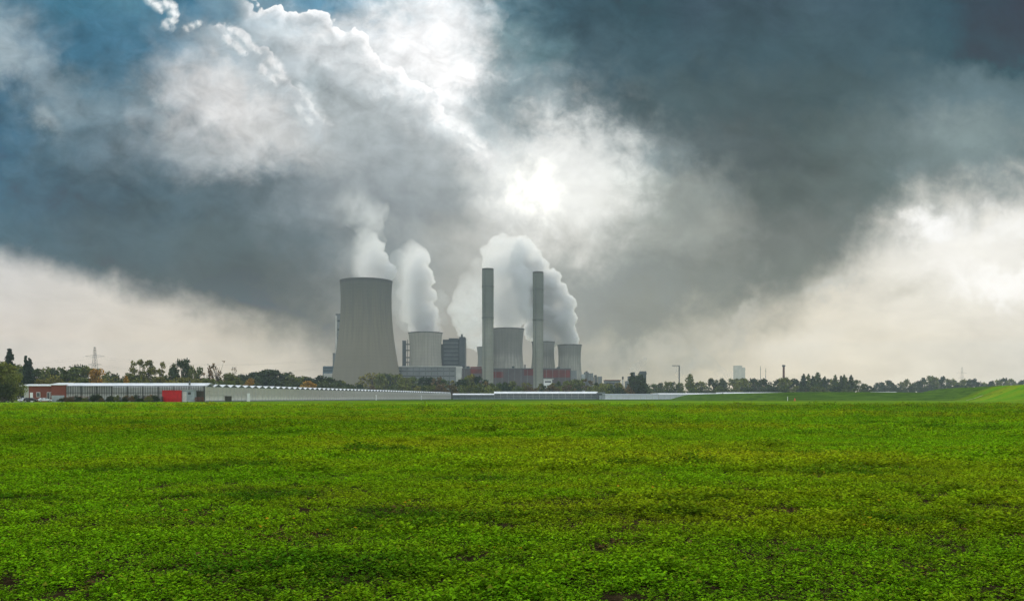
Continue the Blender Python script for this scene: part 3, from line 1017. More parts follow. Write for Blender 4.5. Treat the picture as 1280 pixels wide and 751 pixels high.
pb = thing('gatehouse', 'small white building among the trees below the red banded hall', 'building')
block(pb, 'wall', M['white'], 680, 690, 474, 1000, 14)
block(pb, 'roof', M['clad_pale'], 679.5, 692, 473, 999, 16, 474)
block(pb, 'window_band', M['glass_dark'], 681, 689, 476, 999.8, .4, 478)
rebase(pb, px(685, 1000), 1000)

# process buildings right of the last tower
for (lab, parts) in (
    ('low pale process building with stepped roof right of the last cooling tower', [('wall', 'roof_dull', 727.5, 738, 467.5), ('upper_floor', 'clad_grey', 731, 736, 465), ('roof_vent', 'steel', 733, 734.3, 463.6), ('side_wing', 'clad_grey', 736.9, 741.5, 466.2)]),
    ('small beige process building with pipe frame, further right of the last cooling tower', [('wall', 'track', 741.7, 749, 471), ('frame', 'steel', 744, 746, 468.5), ('side_wing', 'clad_grey', 748, 752.5, 470.3)])):
    o = thing('process_building', lab, 'building', 'process buildings by the power station')
    for i, (nm, mt, a, b, yt) in enumerate(parts):
        block(o, nm, M[mt], a, b, yt, 1300 - i * .7, 18)
    rebase(o, px(parts[0][2], 1300), 1300)
o = thing('brown_hall', 'low brown hall half hidden by trees left of the small steaming plant', 'building')
block(o, 'wall', M['clad_grey'], 757, 775.5, 475.6, 1050, 20)
block(o, 'roof', M['rust'], 756.6, 776, 474.6, 1049, 22, 475.6)
block(o, 'window_band', M['glass_dark'], 758, 775, 478, 1049.8, .4, 480)
rebase(o, px(766, 1050), 1050)

# small steaming plant
sp = thing('factory', 'dark small factory with silo blocks giving off a little steam, left of the gallows mast', 'factory')
block(sp, 'silo', M['clad_dark'], 800.3, 807.8, 463.8, 900, 7)
block(sp, 'silo_head', M['clad_dark'], 799.4, 808.3, 465.5, 899.5, 8, 468)
block(sp, 'hall', M['clad_dark'], 787, 800, 470, 901, 16)
block(sp, 'silo', M['clad_dark'], 791.3, 793.8, 465, 900, 3)
block(sp, 'hall_wing', M['clad_grey'], 783, 788, 476, 900.5, 14)
rebase(sp, px(796, 900), 900)
st = thing('flue_stack', 'slim pale stack with dark head standing left of the small dark factory', 'chimney')
MB().lathe([(1.0, 0), (.8, pz(474, 880))], 12).build('shaft', M['clad_pale'], st)
MB().lathe([(.95, pz(474, 880)), (1.0, pz(470.5, 880)), (.5, pz(470.5, 880))], 12).build('head', M['soot'], st)
st.location = (px(778.5, 880), 880, 0)

gm = thing('gallows_mast', 'thin dark mast with a short arm pointing left, above the trees', 'mast')
block(gm, 'mast', M['steel'], 848.4, 849.8, 456.5, 1250, 1.5)
block(gm, 'arm', M['steel'], 840.3, 848.4, 456.4, 1250, 1.2, 457.3)
for x in (842.5, 845.5):
    block(gm, 'hanger', M['steel'], x, x + .25, 457.3, 1250.3, .3, 459)
rebase(gm, px(849, 1250), 1250)

ft = thing('water_tower', 'faint beige square block above the far trees, left of the dark stack', 'tower')
block(ft, 'wall', M['beige'], 918.5, 927.5, 457.3, 4500, 32)
block(ft, 'side_wall', M['beige'], 927.5, 931.5, 459, 4501, 30)
block(ft, 'roof', M['beige'], 918, 928, 456.7, 4499, 34, 457.3)
rebase(ft, px(924, 4500), 4500)
for x, yt, lab in ((950.6, 457.5, 'left of two faint thin masts on the right horizon'), (957.2, 460, 'right of two faint thin masts on the right horizon')):
    o = thing('mast', lab, 'mast', 'faint masts on the horizon')
    MB().tube((0, 0, 0), (0, 0, pz(yt, 2000)), .9, .5, 6).build('pole', M['steel'], o)
    MB().tube((-1.8, 0, pz(yt + 4, 2000)), (1.8, 0, pz(yt + 4, 2000)), .3, n=4).build('crossarm', M['steel'], o)
    o.location = (px(x, 2000), 2000, 0)
ds = thing('brick_chimney', 'short dark chimney rising above the trees right of the masts', 'chimney')
MB().lathe([(2.6, 0), (1.9, pz(459, 1500)), (1.9, pz(457.5, 1500))], 16).build('shaft', M['rust'], ds)
MB().lathe([(2.0, pz(458.4, 1500)), (3.0, pz(458, 1500)), (3.0, pz(456, 1500)), (1.6, pz(456, 1500))], 16).build('head', M['soot'], ds)
ds.location = (px(979.6, 1500), 1500, 0)


# pylons
def pylon(X, Y, H, label, r=0.2, cables=True):
    o = thing('pylon', label, 'pylon', 'electricity pylons', (X, Y, 0))
    b = MB(); w0, w1 = H * .075, H * .012
    lv = [i / 10 for i in range(11)]
    for s in (-1, 1):
        for q in (-1, 1):
            b.tube((s * w0, q * w0, 0), (s * w1, q * w1, H), r, r * .6, 4)
    for i in range(10):
        a, c = lv[i], lv[i + 1]
        wa, wc = w0 + (w1 - w0) * a, w0 + (w1 - w0) * c
        for s in (-1, 1):
            b.tube((-wa * s, -wa, H * a), (wc * s, -wc, H * c), r * .6, n=4)
            b.tube((-wa * s, wa, H * a), (wc * s, wc, H * c), r * .6, n=4)
    b.build('tower', M['steel'], o)
    for f, w in ((.66, .13), (.82, .19)):
        a = MB()
        for s in (-1, 1):
            a.tube((0, 0, H * f + H * .03), (s * H * w, 0, H * f), r, r * .6, 4)
            a.tube((0, 0, H * f - H * .01), (s * H * w, 0, H * f), r, r * .6, 4)
        a.build('crossarm', M['steel'], o)
        if cables:
            for s in (-1, 1):
                c = MB()
                for (tx, ty) in ((-330, 60), (300, -20)):
                    prev = None
                    for k in range(13):
                        u = k / 12
                        p = (s * H * w + tx * u, ty * u, H * f - 1 - 4 * 9 * u * (1 - u))
                        if prev: c.tube(prev, p, .035, n=3, caps=False)
                        prev = p
                c.build('cable', M['steel'], o)
    return o
pylon(px(118.5, 900), 900, pz(433.5, 900), 'lattice electricity pylon above the trees on the left')
pylon(px(1202.5, 1900), 1900, pz(459, 1900), 'faint lattice pylon above the far trees on the right', .14, False)


# ================================================================ greenhouses and farm buildings
# long whitewashed greenhouse, running away from the viewer
A = Vector((px(256.5, 300), 300, 0)); B = Vector((px(565, 770), 770, 0))
L = (B - A).length
dirv = (B - A).normalized()
ga = math.atan2(dirv.y, dirv.x)
gh = empty('greenhouse', A, ga)
tag(gh, 'long whitewashed greenhouse with a zigzag roof running away behind the field', 'greenhouse', 'greenhouses along the far edge of the field')
EAVE, RIDGE, BAY = 5.55, 6.65, 6.6
nb = int(L // BAY)
wall, roof, gab, fr, rail, base_ = MB(), MB(), MB(), MB(), MB(), MB()
for i in range(nb):
    x0, x1 = i * BAY, (i + 1) * BAY
    W = 1.3 if i < 2 else 46.0
    xm = (x0 + x1) / 2
    wall.quad((x0, 0, 0.5), (x1, 0, 0.5), (x1, 0, EAVE), (x0, 0, EAVE))
    gab.add([(x0, 0, EAVE), (x1, 0, EAVE), (xm, 0, RIDGE)], [(0, 1, 2)])
    roof.quad((x0, -.12, EAVE), (xm, -.12, RIDGE), (xm, W, RIDGE), (x0, W, EAVE))
    roof.quad((xm, -.12, RIDGE), (x1, -.12, EAVE), (x1, W, EAVE), (xm, W, RIDGE))
    for k in (0, .5):
        fr.box(x0 + k * BAY - .06, x0 + k * BAY + .06, -.14, -.02, 0, EAVE)
    fr.tube((x0, -.1, EAVE), (xm, -.1, RIDGE), .09, n=4); fr.tube((xm, -.1, RIDGE), (x1, -.1, EAVE), .09, n=4)
rail.box(0, nb * BAY, -.22, -.03, 2.6, 2.72); rail.box(0, nb * BAY, -.22, -.03, EAVE - .12, EAVE + .02); rail.box(0, nb * BAY, -.22, -.03, 4.2, 4.28)
base_.box(0, nb * BAY, -.3, 0.0, 0, .5)
wall.quad((0, 0, 0.0), (0, 1.3, 0.0), (0, 1.3, EAVE), (0, 0, EAVE))
wall.quad((nb * BAY, 0, 0), (nb * BAY, 46, 0), (nb * BAY, 46, EAVE), (nb * BAY, 0, EAVE))
wall.quad((2 * BAY, 1.3, 0), (2 * BAY, 46, 0), (2 * BAY, 46, EAVE), (2 * BAY, 1.3, EAVE))
wall.build('glazing', M['gh_white'], gh); gab.build('gable_glazing', M['gh_dark'], gh)
roof.build('roof', M['roof_white'], gh); fr.build('frame', M['pale_frame'], gh); rail.build('rail', M['pale_frame'], gh); base_.build('plinth', M['clad_grey'], gh)
for i, xx in ((5, 'd'), (33, 'd'), (52, 'd')):
    d = MB().box(i * BAY + 1, i * BAY + 4, -.36, -.24, 0.0, 3.4).build('door', M['white'], gh)
MB().box(2.3 * BAY, 3.1 * BAY, -.36, -.24, 0.0, 2.2).build('door', M['junk'], gh)


def frontal_house(x0, x1, D, ytop, yeave, depth, label, wallm, roofm, framem, post=4.0, pw=.09, nbays=None, name='greenhouse', group='greenhouses along the far edge of the field', x_cut=None):
    """glasshouse seen square on: ridges parallel to the picture"""
    X0, X1 = px(x0, D), px(x1, D)
    o = thing(name, label, 'greenhouse', group, ((X0 + X1) / 2, D, 0))
    h, e = pz(ytop, D), pz(yeave, D)
    w = (X1 - X0) / 2
    MB().quad((-w, 0, 0.3), (w, 0, 0.3), (w, 0, e), (-w, 0, e)).quad((-w, depth, 0), (-w, 0, 0), (-w, 0, e), (-w, depth, e)).quad((w, 0, 0), (w, depth, 0), (w, depth, e), (w, 0, e)).build('glazing', wallm, o)
    r = MB(); bay = 6.4; k = max(1, int(depth // bay)); bay = depth / k
    for i in range(k):
        r.quad((-w - .2, i * bay - .1, e), (w + .2, i * bay - .1, e), (w + .2, i * bay + bay / 2, h), (-w - .2, i * bay + bay / 2, h))
        r.quad((-w - .2, i * bay + bay / 2, h), (w + .2, i * bay + bay / 2, h), (w + .2, (i + 1) * bay - .1, e), (-w - .2, (i + 1) * bay - .1, e))
    r.build('roof', roofm, o)
    n = max(2, int(2 * w / post))
    for i in range(n + 1):
        xx = -w + 2 * w * i / n
        MB().box(xx - pw, xx + pw, -.16, -.02, 0, e).build('post', framem, o)
    rl = MB().box(-w, w, -.2, -.03, e * .55, e * .55 + .14)
    rl.box(-w, w, -.2, -.03, e - .2, e - .04)
    rl.build('rail', framem, o)
    MB().box(-w, w, -.24, .0, 0, .3).build('plinth', M['clad_grey'], o)
    return o, w, e
g1, gw, ge = frontal_house(82.3, 255.8, 300, 478.2, 482.0, 12.5, 'grey glass hall with dark posts behind the red container', M['gh_clear'], M['roof_white'], M['dark_frame'], 5.6, .17)
inner = MB()
for i in range(58):
    xx = -gw + .45 + i * .9
    if xx < gw: inner.box(xx - .04, xx + .04, -.1, -.03, .3, ge)
inner.build('mullion', M['pale_frame'], g1)
# plant rows inside the glass hall: dark benches seen through the glazing
MB().box(-gw + 1, gw - 1, 4, 10, 0, 1.6).build('bench', M['junk'], g1)
MB().box(px(243, 300) - g1.location.x, px(255, 300) - g1.location.x, -.3, -.2, 0, pz(488.5, 300)).build('doorway', M['junk'], g1)
MB().tube((px(235, 300) - g1.location.x, 1.5, 4), (px(235, 300) - g1.location.x, 1.5, pz(476.5, 300)), .35, n=10).build('flue', M['steel'], g1)
frontal_house(566, 617.5, 772, 491.6, 493.2, 40, 'low dark glasshouse with thin white roof just right of the long greenhouse', M['gh_dark'], M['roof_white'], M['dark_frame'], 5)
frontal_house(617.8, 747, 780, 489.2, 491.6, 45, 'low grey glasshouse with a white roof below the slender chimneys', M['gh_dark'], M['roof_white'], M['pale_frame'], 6)
frontal_house(756.5, 823, 690, 492.0, 493.2, 25, 'pale blue film tunnel in front of the small steaming factory', M['gh_blue'], M['gh_blue'], M['pale_frame'], 5)
frontal_house(823.5, 904.5, 705, 491.2, 492.6, 30, 'bluish glasshouse with bright roof line below the gallows mast', M['gh_blue'], M['roof_white'], M['pale_frame'], 5)
frontal_house(905, 985, 700, 490.2, 492.2, 30, 'bright white glasshouse partly behind the left end of the grassy bank', M['gh_white'], M['roof_white'], M['white'], 7)
frontal_house(1100, 1122, 640, 489.6, 490.4, 20, 'sliver of white greenhouse roof seen over the grassy bank', M['gh_blue'], M['roof_white'], M['white'], 7)
sh = thing('shed', 'dark shed closing the right end of the low grey glasshouse', 'shed')
block(sh, 'wall', M['clad_dark'], 747.4, 756, 491, 760, 12)
block(sh, 'roof', M['roof_dull'], 747, 756.3, 490.3, 759, 14, 491)
block(sh, 'door', M['grey_paint'], 749, 752, 494, 759.8, .2)
rebase(sh, px(751.5, 760), 760)

# brick building
bk = thing('brick_building', 'red brick farm building with white roof left of the glass hall', 'building')
bD = 300
block(bk, 'wall', M['brick'], 36, 63.9, 482.2, bD + 1.5, 10)
block(bk, 'front_wing', M['brick'], 64, 82, 481.0, bD - .5, 11)
r_ = MB()
for (a, b, yt, ye, d0) in ((22.5, 64.2, 479.6, 482.3, bD + .9), (64.0, 82.2, 478.0, 481.2, bD - 1.0)):
    xa, xb = px(a, bD), px(b, bD)
    zt, ze = pz(yt, bD), pz(ye, bD)
    r_.add([(xa, d0, ze), (xb, d0, ze), (xb, d0, ze + .35), (xa, d0, ze + .35), (xa, d0 + 6, zt), (xb, d0 + 6, zt), (xa, d0 + 12, ze), (xb, d0 + 12, ze)],
           [(0, 1, 2, 3), (3, 2, 5, 4), (4, 5, 7, 6), (0, 3, 4, 6), (1, 7, 5, 2), (0, 6, 7, 1)])
r_.build('roof', M['roof_white'], bk)
block(bk, 'gate', M['grey_paint'], 64.5, 80, 494.0, bD - .75, .2)
def win(a, b, y0, y1, dy):
    f = block(bk, 'window', M['white'], a - .5, b + .5, y0 - .5, bD, .25, y1 + .5, dy)
    g = block(f, 'pane', M['glass_dark'], a, b, y0, bD, .2, y1, dy - .1)
    return f, g
wp = [win(43.6, 47.2, 490.5, 495.5, 1.2), win(56.8, 59.4, 490.5, 499.0, 1.2), win(61.4, 63.2, 490.0, 496.0, 1.2)]
# open porch at the left end
block(bk, 'porch_wall', M['clad_pale'], 30, 36, 483.4, bD + 3, 6)
block(bk, 'side_door', M['white'], 37.5, 41, 490.5, bD + 1.35, .12)
BX, BY = px(60, bD), bD
rebase(bk, BX, BY)
for f, g in wp:
    for v in g.data.vertices: v.co.x -= BX; v.co.y -= BY

# red container
rc = thing('red_container', 'bright red ribbed container standing against the glass hall', 'container')
cx0, cx1, cz = px(203.2, 296), px(226, 296), pz(487.6, 296)
body = MB(); n = 46
for i in range(n):
    xa = cx0 + (cx1 - cx0) * i / n; xb = cx0 + (cx1 - cx0) * (i + 1) / n
    o_ = .07 if i % 2 else 0.0
    body.box(xa, xb, 296 - o_, 298.4, .15, cz - .15)
body.build('body', M['red'], rc)
fr = MB()
fr.box(cx0 - .08, cx1 + .08, 295.86, 298.46, cz - .15, cz); fr.box(cx0 - .08, cx1 + .08, 295.86, 298.46, 0.0, .15)
for xx in (cx0 - .08, cx1 - .06):
    fr.box(xx, xx + .14, 295.86, 295.93, .15, cz - .15)
fr.build('frame', M['red'], rc)
rebase(rc, (cx0 + cx1) / 2, 297)
gs = thing('grey_shed', 'pale grey metal shed right of the red container', 'shed')
block(gs, 'wall', M['grey_paint'], 226.6, 242, 487.3, 297, 2.6)
block(gs, 'roof', M['roof_dull'], 226.2, 242.5, 486.7, 296.7, 3.2, 487.3)
block(gs, 'door', M['pale_frame'], 228, 233, 489.5, 296.85, .12)
block(gs, 'vent', M['dark_frame'], 235, 238.5, 490, 296.85, .12, 493)
rebase(gs, px(234, 297), 297)


# ---- vehicles
def car(name, label, X, Y, rz, paint, van=False):
    o = tag(empty(name, (X, Y, float(terrain(X, Y)) + .05), rz), label, 'van' if van else 'car')
    bm = bmesh.new()
    if van:
        prof = [(-2.5, .35), (-2.5, 2.2), (-2.35, 2.35), (.9, 2.35), (1.7, 1.35), (2.45, 1.15), (2.55, .8), (2.55, .35)]
    else:
        prof = [(-2.15, .35), (-2.2, .85), (-1.95, 1.0), (-1.5, 1.42), (.25, 1.47), (1.1, 1.0), (2.0, .85), (2.15, .6), (2.15, .35)]
    w = .95 if van else .88
    L_, R_ = [], []
    for (x, z) in prof:
        tuck = 0.16 * max(0, (z - .9)) / 1.0
        L_.append(bm.verts.new((x, -w + tuck, z))); R_.append(bm.verts.new((x, w - tuck, z)))
    n = len(prof)
    for i in range(n):
        j = (i + 1) % n
        bm.faces.new((L_[i], L_[j], R_[j], R_[i]))
    bm.faces.new(L_[::-1]); bm.faces.new(R_)
    bmesh.ops.recalc_face_normals(bm, faces=bm.faces)
    bmesh.ops.bevel(bm, geom=list(bm.edges), offset=.06, segments=2, affect='EDGES')
    me = bpy.data.meshes.new('body'); bm.to_mesh(me); bm.free(); me.materials.append(paint)
    b = bpy.data.objects.new('body', me); COL.objects.link(b); b.parent = o
    zw0, zw1 = (1.35, 2.1) if van else (1.0, 1.36)
    for s in (-1, 1):
        g = MB()
        tk = .16 * (zw0 - .9); tk1 = .16 * (zw1 - .9)
        xs = ((.35, 1.25), ) if van else ((-1.35, -.35), (-.25, .75))
        for (a, c) in xs:
            g.quad((a, s * (w - tk + .012), zw0 + .03), (c, s * (w - tk + .012), zw0 + .03), (c - .25, s * (w - tk1 + .012), zw1), (a + .08, s * (w - tk1 + .012), zw1))
        g.build('side_window', M['glass_dark'], b)
    g = MB()
    if van: g.quad((1.66, -.7, 1.45), (1.66, .7, 1.45), (.98, .7, 2.28), (.98, -.7, 2.28))
    else: g.quad((1.06, -.7, 1.07), (1.06, .7, 1.07), (.34, .66, 1.46), (.34, -.66, 1.46))
    g.v = [(x + .03, y, z + .03) for x, y, z in g.v]
    g.build('windscreen', M['glass_dark'], b)
    for x in ((-1.6, 1.6) if van else (-1.35, 1.35)):
        for s in (-1, 1):
            wl = MB().tube((x, s * (w - .2), .33), (x, s * (w + .02), .33), .33, n=18).build('wheel', M['rubber'], o)
            MB().tube((x, s * (w - .02), .33), (x, s * (w + .035), .33), .19, n=12).build('rim', M['chrome'], wl)
    for s in (-1, 1):
        MB().box(2.08 if not van else 2.48, 2.19 if not van else 2.58, s * .62 - .14, s * .62 + .14, .62, .78).build('headlight', M['lamp'], b)
    return o
yd = 284.0
car('parked_car', 'black parked car with pale reflection in front of the brick building', px(38.5, 284), 284, R(8), M['black_paint'])
car('parked_car', 'dark car at the left edge, half under the big tree', px(8, 262), 262, R(170), M['black_paint'])
car('parked_car', 'small white car parked by the brick building door', px(56, 287), 287, R(38), M['white_car'])
car('parked_car', 'pale car behind the black parked car at the porch', px(31, 291), 291, R(15), M['white_car'])


# ---- heaps, pallets and posts by the glass hall
def pallet_stack(X, Y, w, h, mat, label):
    o = thing('pallet_stack', label, 'pallets', 'stacks of pallets and boards by the glass hall', (X, Y, 0))
    n = max(2, int(h / .3))
    m_ = MB()
    rr = random.Random(int(X * 10))
    for i in range(n):
        dxx = rr.uniform(-.12, .12)
        m_.box(-w / 2 + dxx, w / 2 + dxx, -.6, .6, i * .3 + .12, i * .3 + .24)
        for q in (-1, 0, 1):
            m_.box(q * w * .45 - .07 + dxx, q * w * .45 + .07 + dxx, -.55, .55, i * .3 + .001, i * .3 + .12)
    m_.build('boards', mat, o)
    return o
labs = ['reddish board stack nearest the brick building', 'wide rust red stack of boards before the first glass panes', 'low dark board stack left of the dark hedge',
        'dark timber stack midway along the glass hall', 'taller dark timber stack right of the middle hedge', 'dark stack of boards left of the red container', 'brown crate stack inside the dark doorway right of the grey shed']
for (x, w_, h_, mt), lb in zip(((90, 4, 1.5, 'rust'), (100, 6, 2.1, 'rust'), (110, 4, 1.3, 'junk'), (150, 5, 2.0, 'junk'), (180, 4, 2.6, 'junk'), (197, 4, 2.3, 'junk'), (249, 3.0, 2.0, 'rust')), labs):
    pallet_stack(px(x, 294), 294, w_, h_, M[mt], lb)


def post(X, Y, h, mat, label, r=.06, group=None, name='post'):
    o = thing(name, label, 'post', group, (X, Y, float(terrain(X, Y))))
    MB().tube((0, 0, 0), (0, 0, h), r, n=8).build('pole', mat, o)
    MB().lathe([(r * 1.5, h), (r * 1.5, h + .08), (.01, h + .14)], 8).build('cap', mat, o)
    return o
post(px(145, 292), 292, 2.4, M['white'], 'white post standing before the dark hedge at the glass hall', .12)
post(px(984.5, 398), 398, 2.0, M['white'], 'small pale post at the foot of the grassy bank', .14)
oc = thing('marker_cone', 'small orange marker at the foot of the grassy bank', 'marker', None, (px(993.5, 398), 398, float(terrain(px(993.5, 398), 398))))
MB().box(-.5, .5, -.4, .4, 0, .15).build('base', M['orange'], oc)
MB().lathe([(.4, .15), (.3, .7), (.08, 1.35), (.01, 1.37)], 16).build('cone', M['orange'], oc)


# ================================================================ trees
def tree_leaf(name, ca, cb, trans=0.3):
    m, t, out = mat_new(name)
    oi = t.nodes.new('ShaderNodeObjectInfo')
    geo = t.nodes.new('ShaderNodeNewGeometry')
    rnd = S(oi.outputs['Random'])
    n = fbm(objco(t), 0.45, 3.0, 0.6)
    c = mix(sstep(n * 0.5 + rnd * 0.55, 0.2, 0.85), ca, cb)
    c = scale_col(c, sstep(S(geo.outputs['Random Per Island']), 0.0, 1.0, 0.5, 1.7))
    leaf_shader(t, out, c, trans, 0.02)
    return m
LEAF = {
    'dark': tree_leaf('dark_leaves', (0.022, 0.038, 0.018), (0.045, 0.062, 0.024)),
    'green': tree_leaf('green_leaves', (0.055, 0.082, 0.022), (0.130, 0.145, 0.034)),
    'olive': tree_leaf('olive_leaves', (0.085, 0.098, 0.028), (0.185, 0.165, 0.035)),
    'autumn': tree_leaf('autumn_leaves', (0.25, 0.13, 0.02), (0.33, 0.20, 0.03)),
    'brown': tree_leaf('brown_leaves', (0.10, 0.075, 0.04), (0.16, 0.10, 0.045)),
    'conifer': tree_leaf('needles', (0.016, 0.032, 0.020), (0.030, 0.046, 0.026), 0.1),
}


def leaf_cards(rng, centre, rad, n, size, V, F):
    for _ in range(n):
        d = rng.normal(size=3); d /= np.linalg.norm(d) + 1e-9
        r = rng.random() ** (1 / 2.2)
        p = centre + d * r * rad
        a = rng.normal(size=3); a /= np.linalg.norm(a)
        b = np.cross(a, rng.normal(size=3)); b /= np.linalg.norm(b) + 1e-9
        s = size * (0.55 + 0.9 * rng.random())
        i = len(V)
        V += [tuple(p - a * s), tuple(p + b * s * .75), tuple(p + a * s), tuple(p - b * s * .75)]
        F += [(i, i + 1, i + 2, i + 3)]


def make_tree(kind, seed, leafmat, name='tree', fine=1.0):
    """a tree 10 m tall: tapered trunk with limbs, and a crown of leaf clumps with gaps"""
    rng = np.random.default_rng(seed)
    root = bpy.data.objects.new(name, None)
    V, F = [], []
    T = MB()
    H = 10.0
    def limb(a, b, r0, r1, seg=3):
        a, b = np.array(a, float), np.array(b, float)
        prev = a; pr = r0
        for k in range(1, seg + 1):
            u = k / seg
            p = a + (b - a) * u + rng.normal(size=3) * 0.10 * (1 - u) * np.linalg.norm(b - a) * .5
            r = r0 + (r1 - r0) * u
            T.tube(prev, p, pr, r, 6, caps=False)
            prev, pr = p, r
    clumps = []
    if kind == 'round' or kind == 'airy':
        lean = rng.normal(size=2) * .3
        top = np.array([lean[0], lean[1], H * .72])
        limb((0, 0, 0), top, .26, .10, 4)
        nb = 20 if kind == 'round' else 15
        for i in range(nb):
            zf = 0.26 + 0.68 * (i + rng.random()) / nb if kind == 'round' else 0.36 + 0.58 * rng.random()
            env = math.sin(min(1, max(0.0, (zf - 0.10) / 0.9)) * math.pi) ** 0.55
            q = rng.random() * 6.28
            rr = (3.7 if kind == 'round' else 3.1) * env * (0.30 + 0.62 * rng.random())
            c = np.array([lean[0] * zf + rr * math.cos(q), lean[1] * zf + rr * math.sin(q), H * zf])
            cr = (0.85 + .85 * rng.random()) * (1.0 if kind == 'round' else 0.66)
            c[2] = min(c[2], H - cr * .8)
            clumps.append((c, cr))
            zl = H * zf * (0.45 + .2 * rng.random())
            limb((lean[0] * zl / H, lean[1] * zl / H, zl), c, .09, .03, 2)
        dens = 62 if kind == 'round' else 44
    elif kind == 'bare':
        limb((0, 0, 0), (.2, 0, H * .7), .22, .07, 4)
        for i in range(34):
            zf = 0.35 + .6 * rng.random()
            q = rng.random() * 6.28; rr = 3.0 * math.sin((zf - .1) * math.pi) ** .6 * (.4 + .6 * rng.random())
            c = np.array([rr * math.cos(q), rr * math.sin(q), H * zf])
            limb((0, 0, H * zf * .55), c, .07, .02, 3)
            if rng.random() < .7: clumps.append((c, .55))
        dens = 9
    elif kind == 'poplar':
        limb((0, 0, 0), (0, 0, H * .85), .22, .05, 4)
        for i in range(17):
            zf = .12 + .86 * i / 16
            w = 1.15 * math.sin(min(1, zf * 1.02 + .02) * math.pi) ** .5 + .1
            c = np.array([rng.normal() * .3 * w, rng.normal() * .3 * w, H * zf - .2])
            clumps.append((c, .35 + .75 * w))
        dens = 50
    elif kind == 'conifer':
        limb((0, 0, 0), (0, 0, H * .97), .22, .03, 4)
        for i in range(26):
            zf = .12 + .86 * i / 25
            w = 2.3 * (1 - zf) ** .8 + .12
            for j in range(3):
                q = rng.random() * 6.28
                c = np.array([w * .55 * math.cos(q), w * .55 * math.sin(q), H * zf - .15])
                clumps.append((c, .25 + .42 * w))
        dens = 22
    elif kind == 'bush':
        for i in range(16):
            q = rng.random() * 6.28; rr = 5.0 * math.sqrt(rng.random())
            zf = (1 - (rr / 6.2) ** 2) * (.35 + .6 * rng.random())
            c = np.array([rr * math.cos(q), rr * math.sin(q) * .7, H * zf])
            clumps.append((c, 1.9 + .8 * rng.random()))
            limb((0, 0, 0), c, .10, .03, 2)
        dens = 60
    for c, cr in clumps:
        leaf_cards(rng, c, cr * np.array([1, 1, .82]), int(dens * .62 * cr * fine ** 1.5), .34 / fine ** .5, V, F)
    zmax = max(v[2] for v in V)
    V = [(x, y, z * H / zmax) for x, y, z in V]
    me = bpy.data.meshes.new('crown'); me.from_pydata(V, [], F); me.materials.append(leafmat)
    cr = bpy.data.objects.new('crown', me); cr.parent = root
    tm = bpy.data.meshes.new('trunk'); tm.from_pydata(T.v, [], T.f); tm.materials.append(M['bark'])
    tr = bpy.data.objects.new('trunk', tm); tr.parent = root
    return root


PROTO = {}
def proto(kind, leaf, var, name='tree', fine=1.0):
    k = (kind, leaf, var, fine)
    if k not in PROTO:
        PROTO[k] = make_tree(kind, hash((kind, leaf)) % 1000 * 0 + sum(map(ord, kind + leaf)) + var * 17, LEAF[leaf], name, fine)
    return PROTO[k]


def plant(kind, leaf, var, X, Y, H, label, cat='tree', group=None, wide=1.0, name='tree', fine=1.0, sink=0.0):
    src = proto(kind, leaf, var, name, fine)
    o = src.copy(); COL.objects.link(o); o.name = name
    for ch in src.children:
        c = ch.copy(); COL.objects.link(c); c.parent = o
    rr = (int(X * 7.3) % 628) / 100.0
    o.location = (X, Y, float(terrain(X, Y)) - sink)
    o.rotation_euler = (0, 0, rr)
    s = H / 10.0
    o.scale = (s * wide, s * wide, s)
    tag(o, label, cat, group)
    return o


def skyline(pts):
    xs = [p[0] for p in pts]; ys = [p[1] for p in pts]
    return lambda x: float(np.interp(x, xs, ys))


trng = random.Random(77)
N_TREES = 0
def belt(x0, x1, step, D0, D1, sky_, kinds, labels, group, drop=(0, 4), wide=(1.0, 1.3), name='tree', cat='tree', fine=1.0, skip=()):
    global N_TREES
    x = x0
    while x < x1:
        xx = x + trng.uniform(-.35, .35) * step
        if not any(a < xx < b for a, b in skip):
            D = trng.uniform(D0, D1)
            yt = sky_(xx) + trng.uniform(*drop)
            kind, leaf = trng.choice(kinds)
            H = max(2.0, (HOR - yt) * D / FPX + CAM_H)
            w = trng.uniform(*wide) * (0.8 if kind == 'poplar' else 1.0)
            plant(kind, leaf, trng.randrange(3), px(xx, D), D, H, labels[leaf] if isinstance(labels, dict) else labels, cat, group, w, name, fine)
            N_TREES += 1
        x += step


# belt behind the glass hall on the left
SKY_L = skyline([(-20, 452), (0, 452), (30, 455), (52, 458), (68, 456), (78, 462), (88, 456), (102, 453), (112, 454), (120, 460), (133, 459), (145, 464), (153, 459), (162, 465), (210, 470), (262, 471), (285, 468), (300, 468)])
belt(-15, 300, 11.5, 500, 560, SKY_L, [('round', 'dark'), ('round', 'green'), ('round', 'green'), ('round', 'olive'), ('airy', 'green')],
     {'dark': 'dark green tree in the belt behind the glass hall', 'green': 'mid green tree in the belt behind the glass hall', 'olive': 'olive tinted tree in the belt behind the glass hall'},
     'trees behind the glass hall', (0, 3), (.95, 1.25), fine=1.3)
SKY_L2 = skyline([(-20, 470), (60, 471), (90, 469), (120, 468), (160, 472), (200, 470), (300, 474)])
belt(-10, 300, 15, 440, 470, SKY_L2, [('round', 'olive'), ('round', 'green'), ('bush', 'olive')],
     {'olive': 'lower yellowish tree close behind the white roof of the glass hall', 'green': 'lower green tree close behind the white roof of the glass hall'},
     'lower trees right behind the white roof', (-2, 3), (1.0, 1.4), fine=1.3)
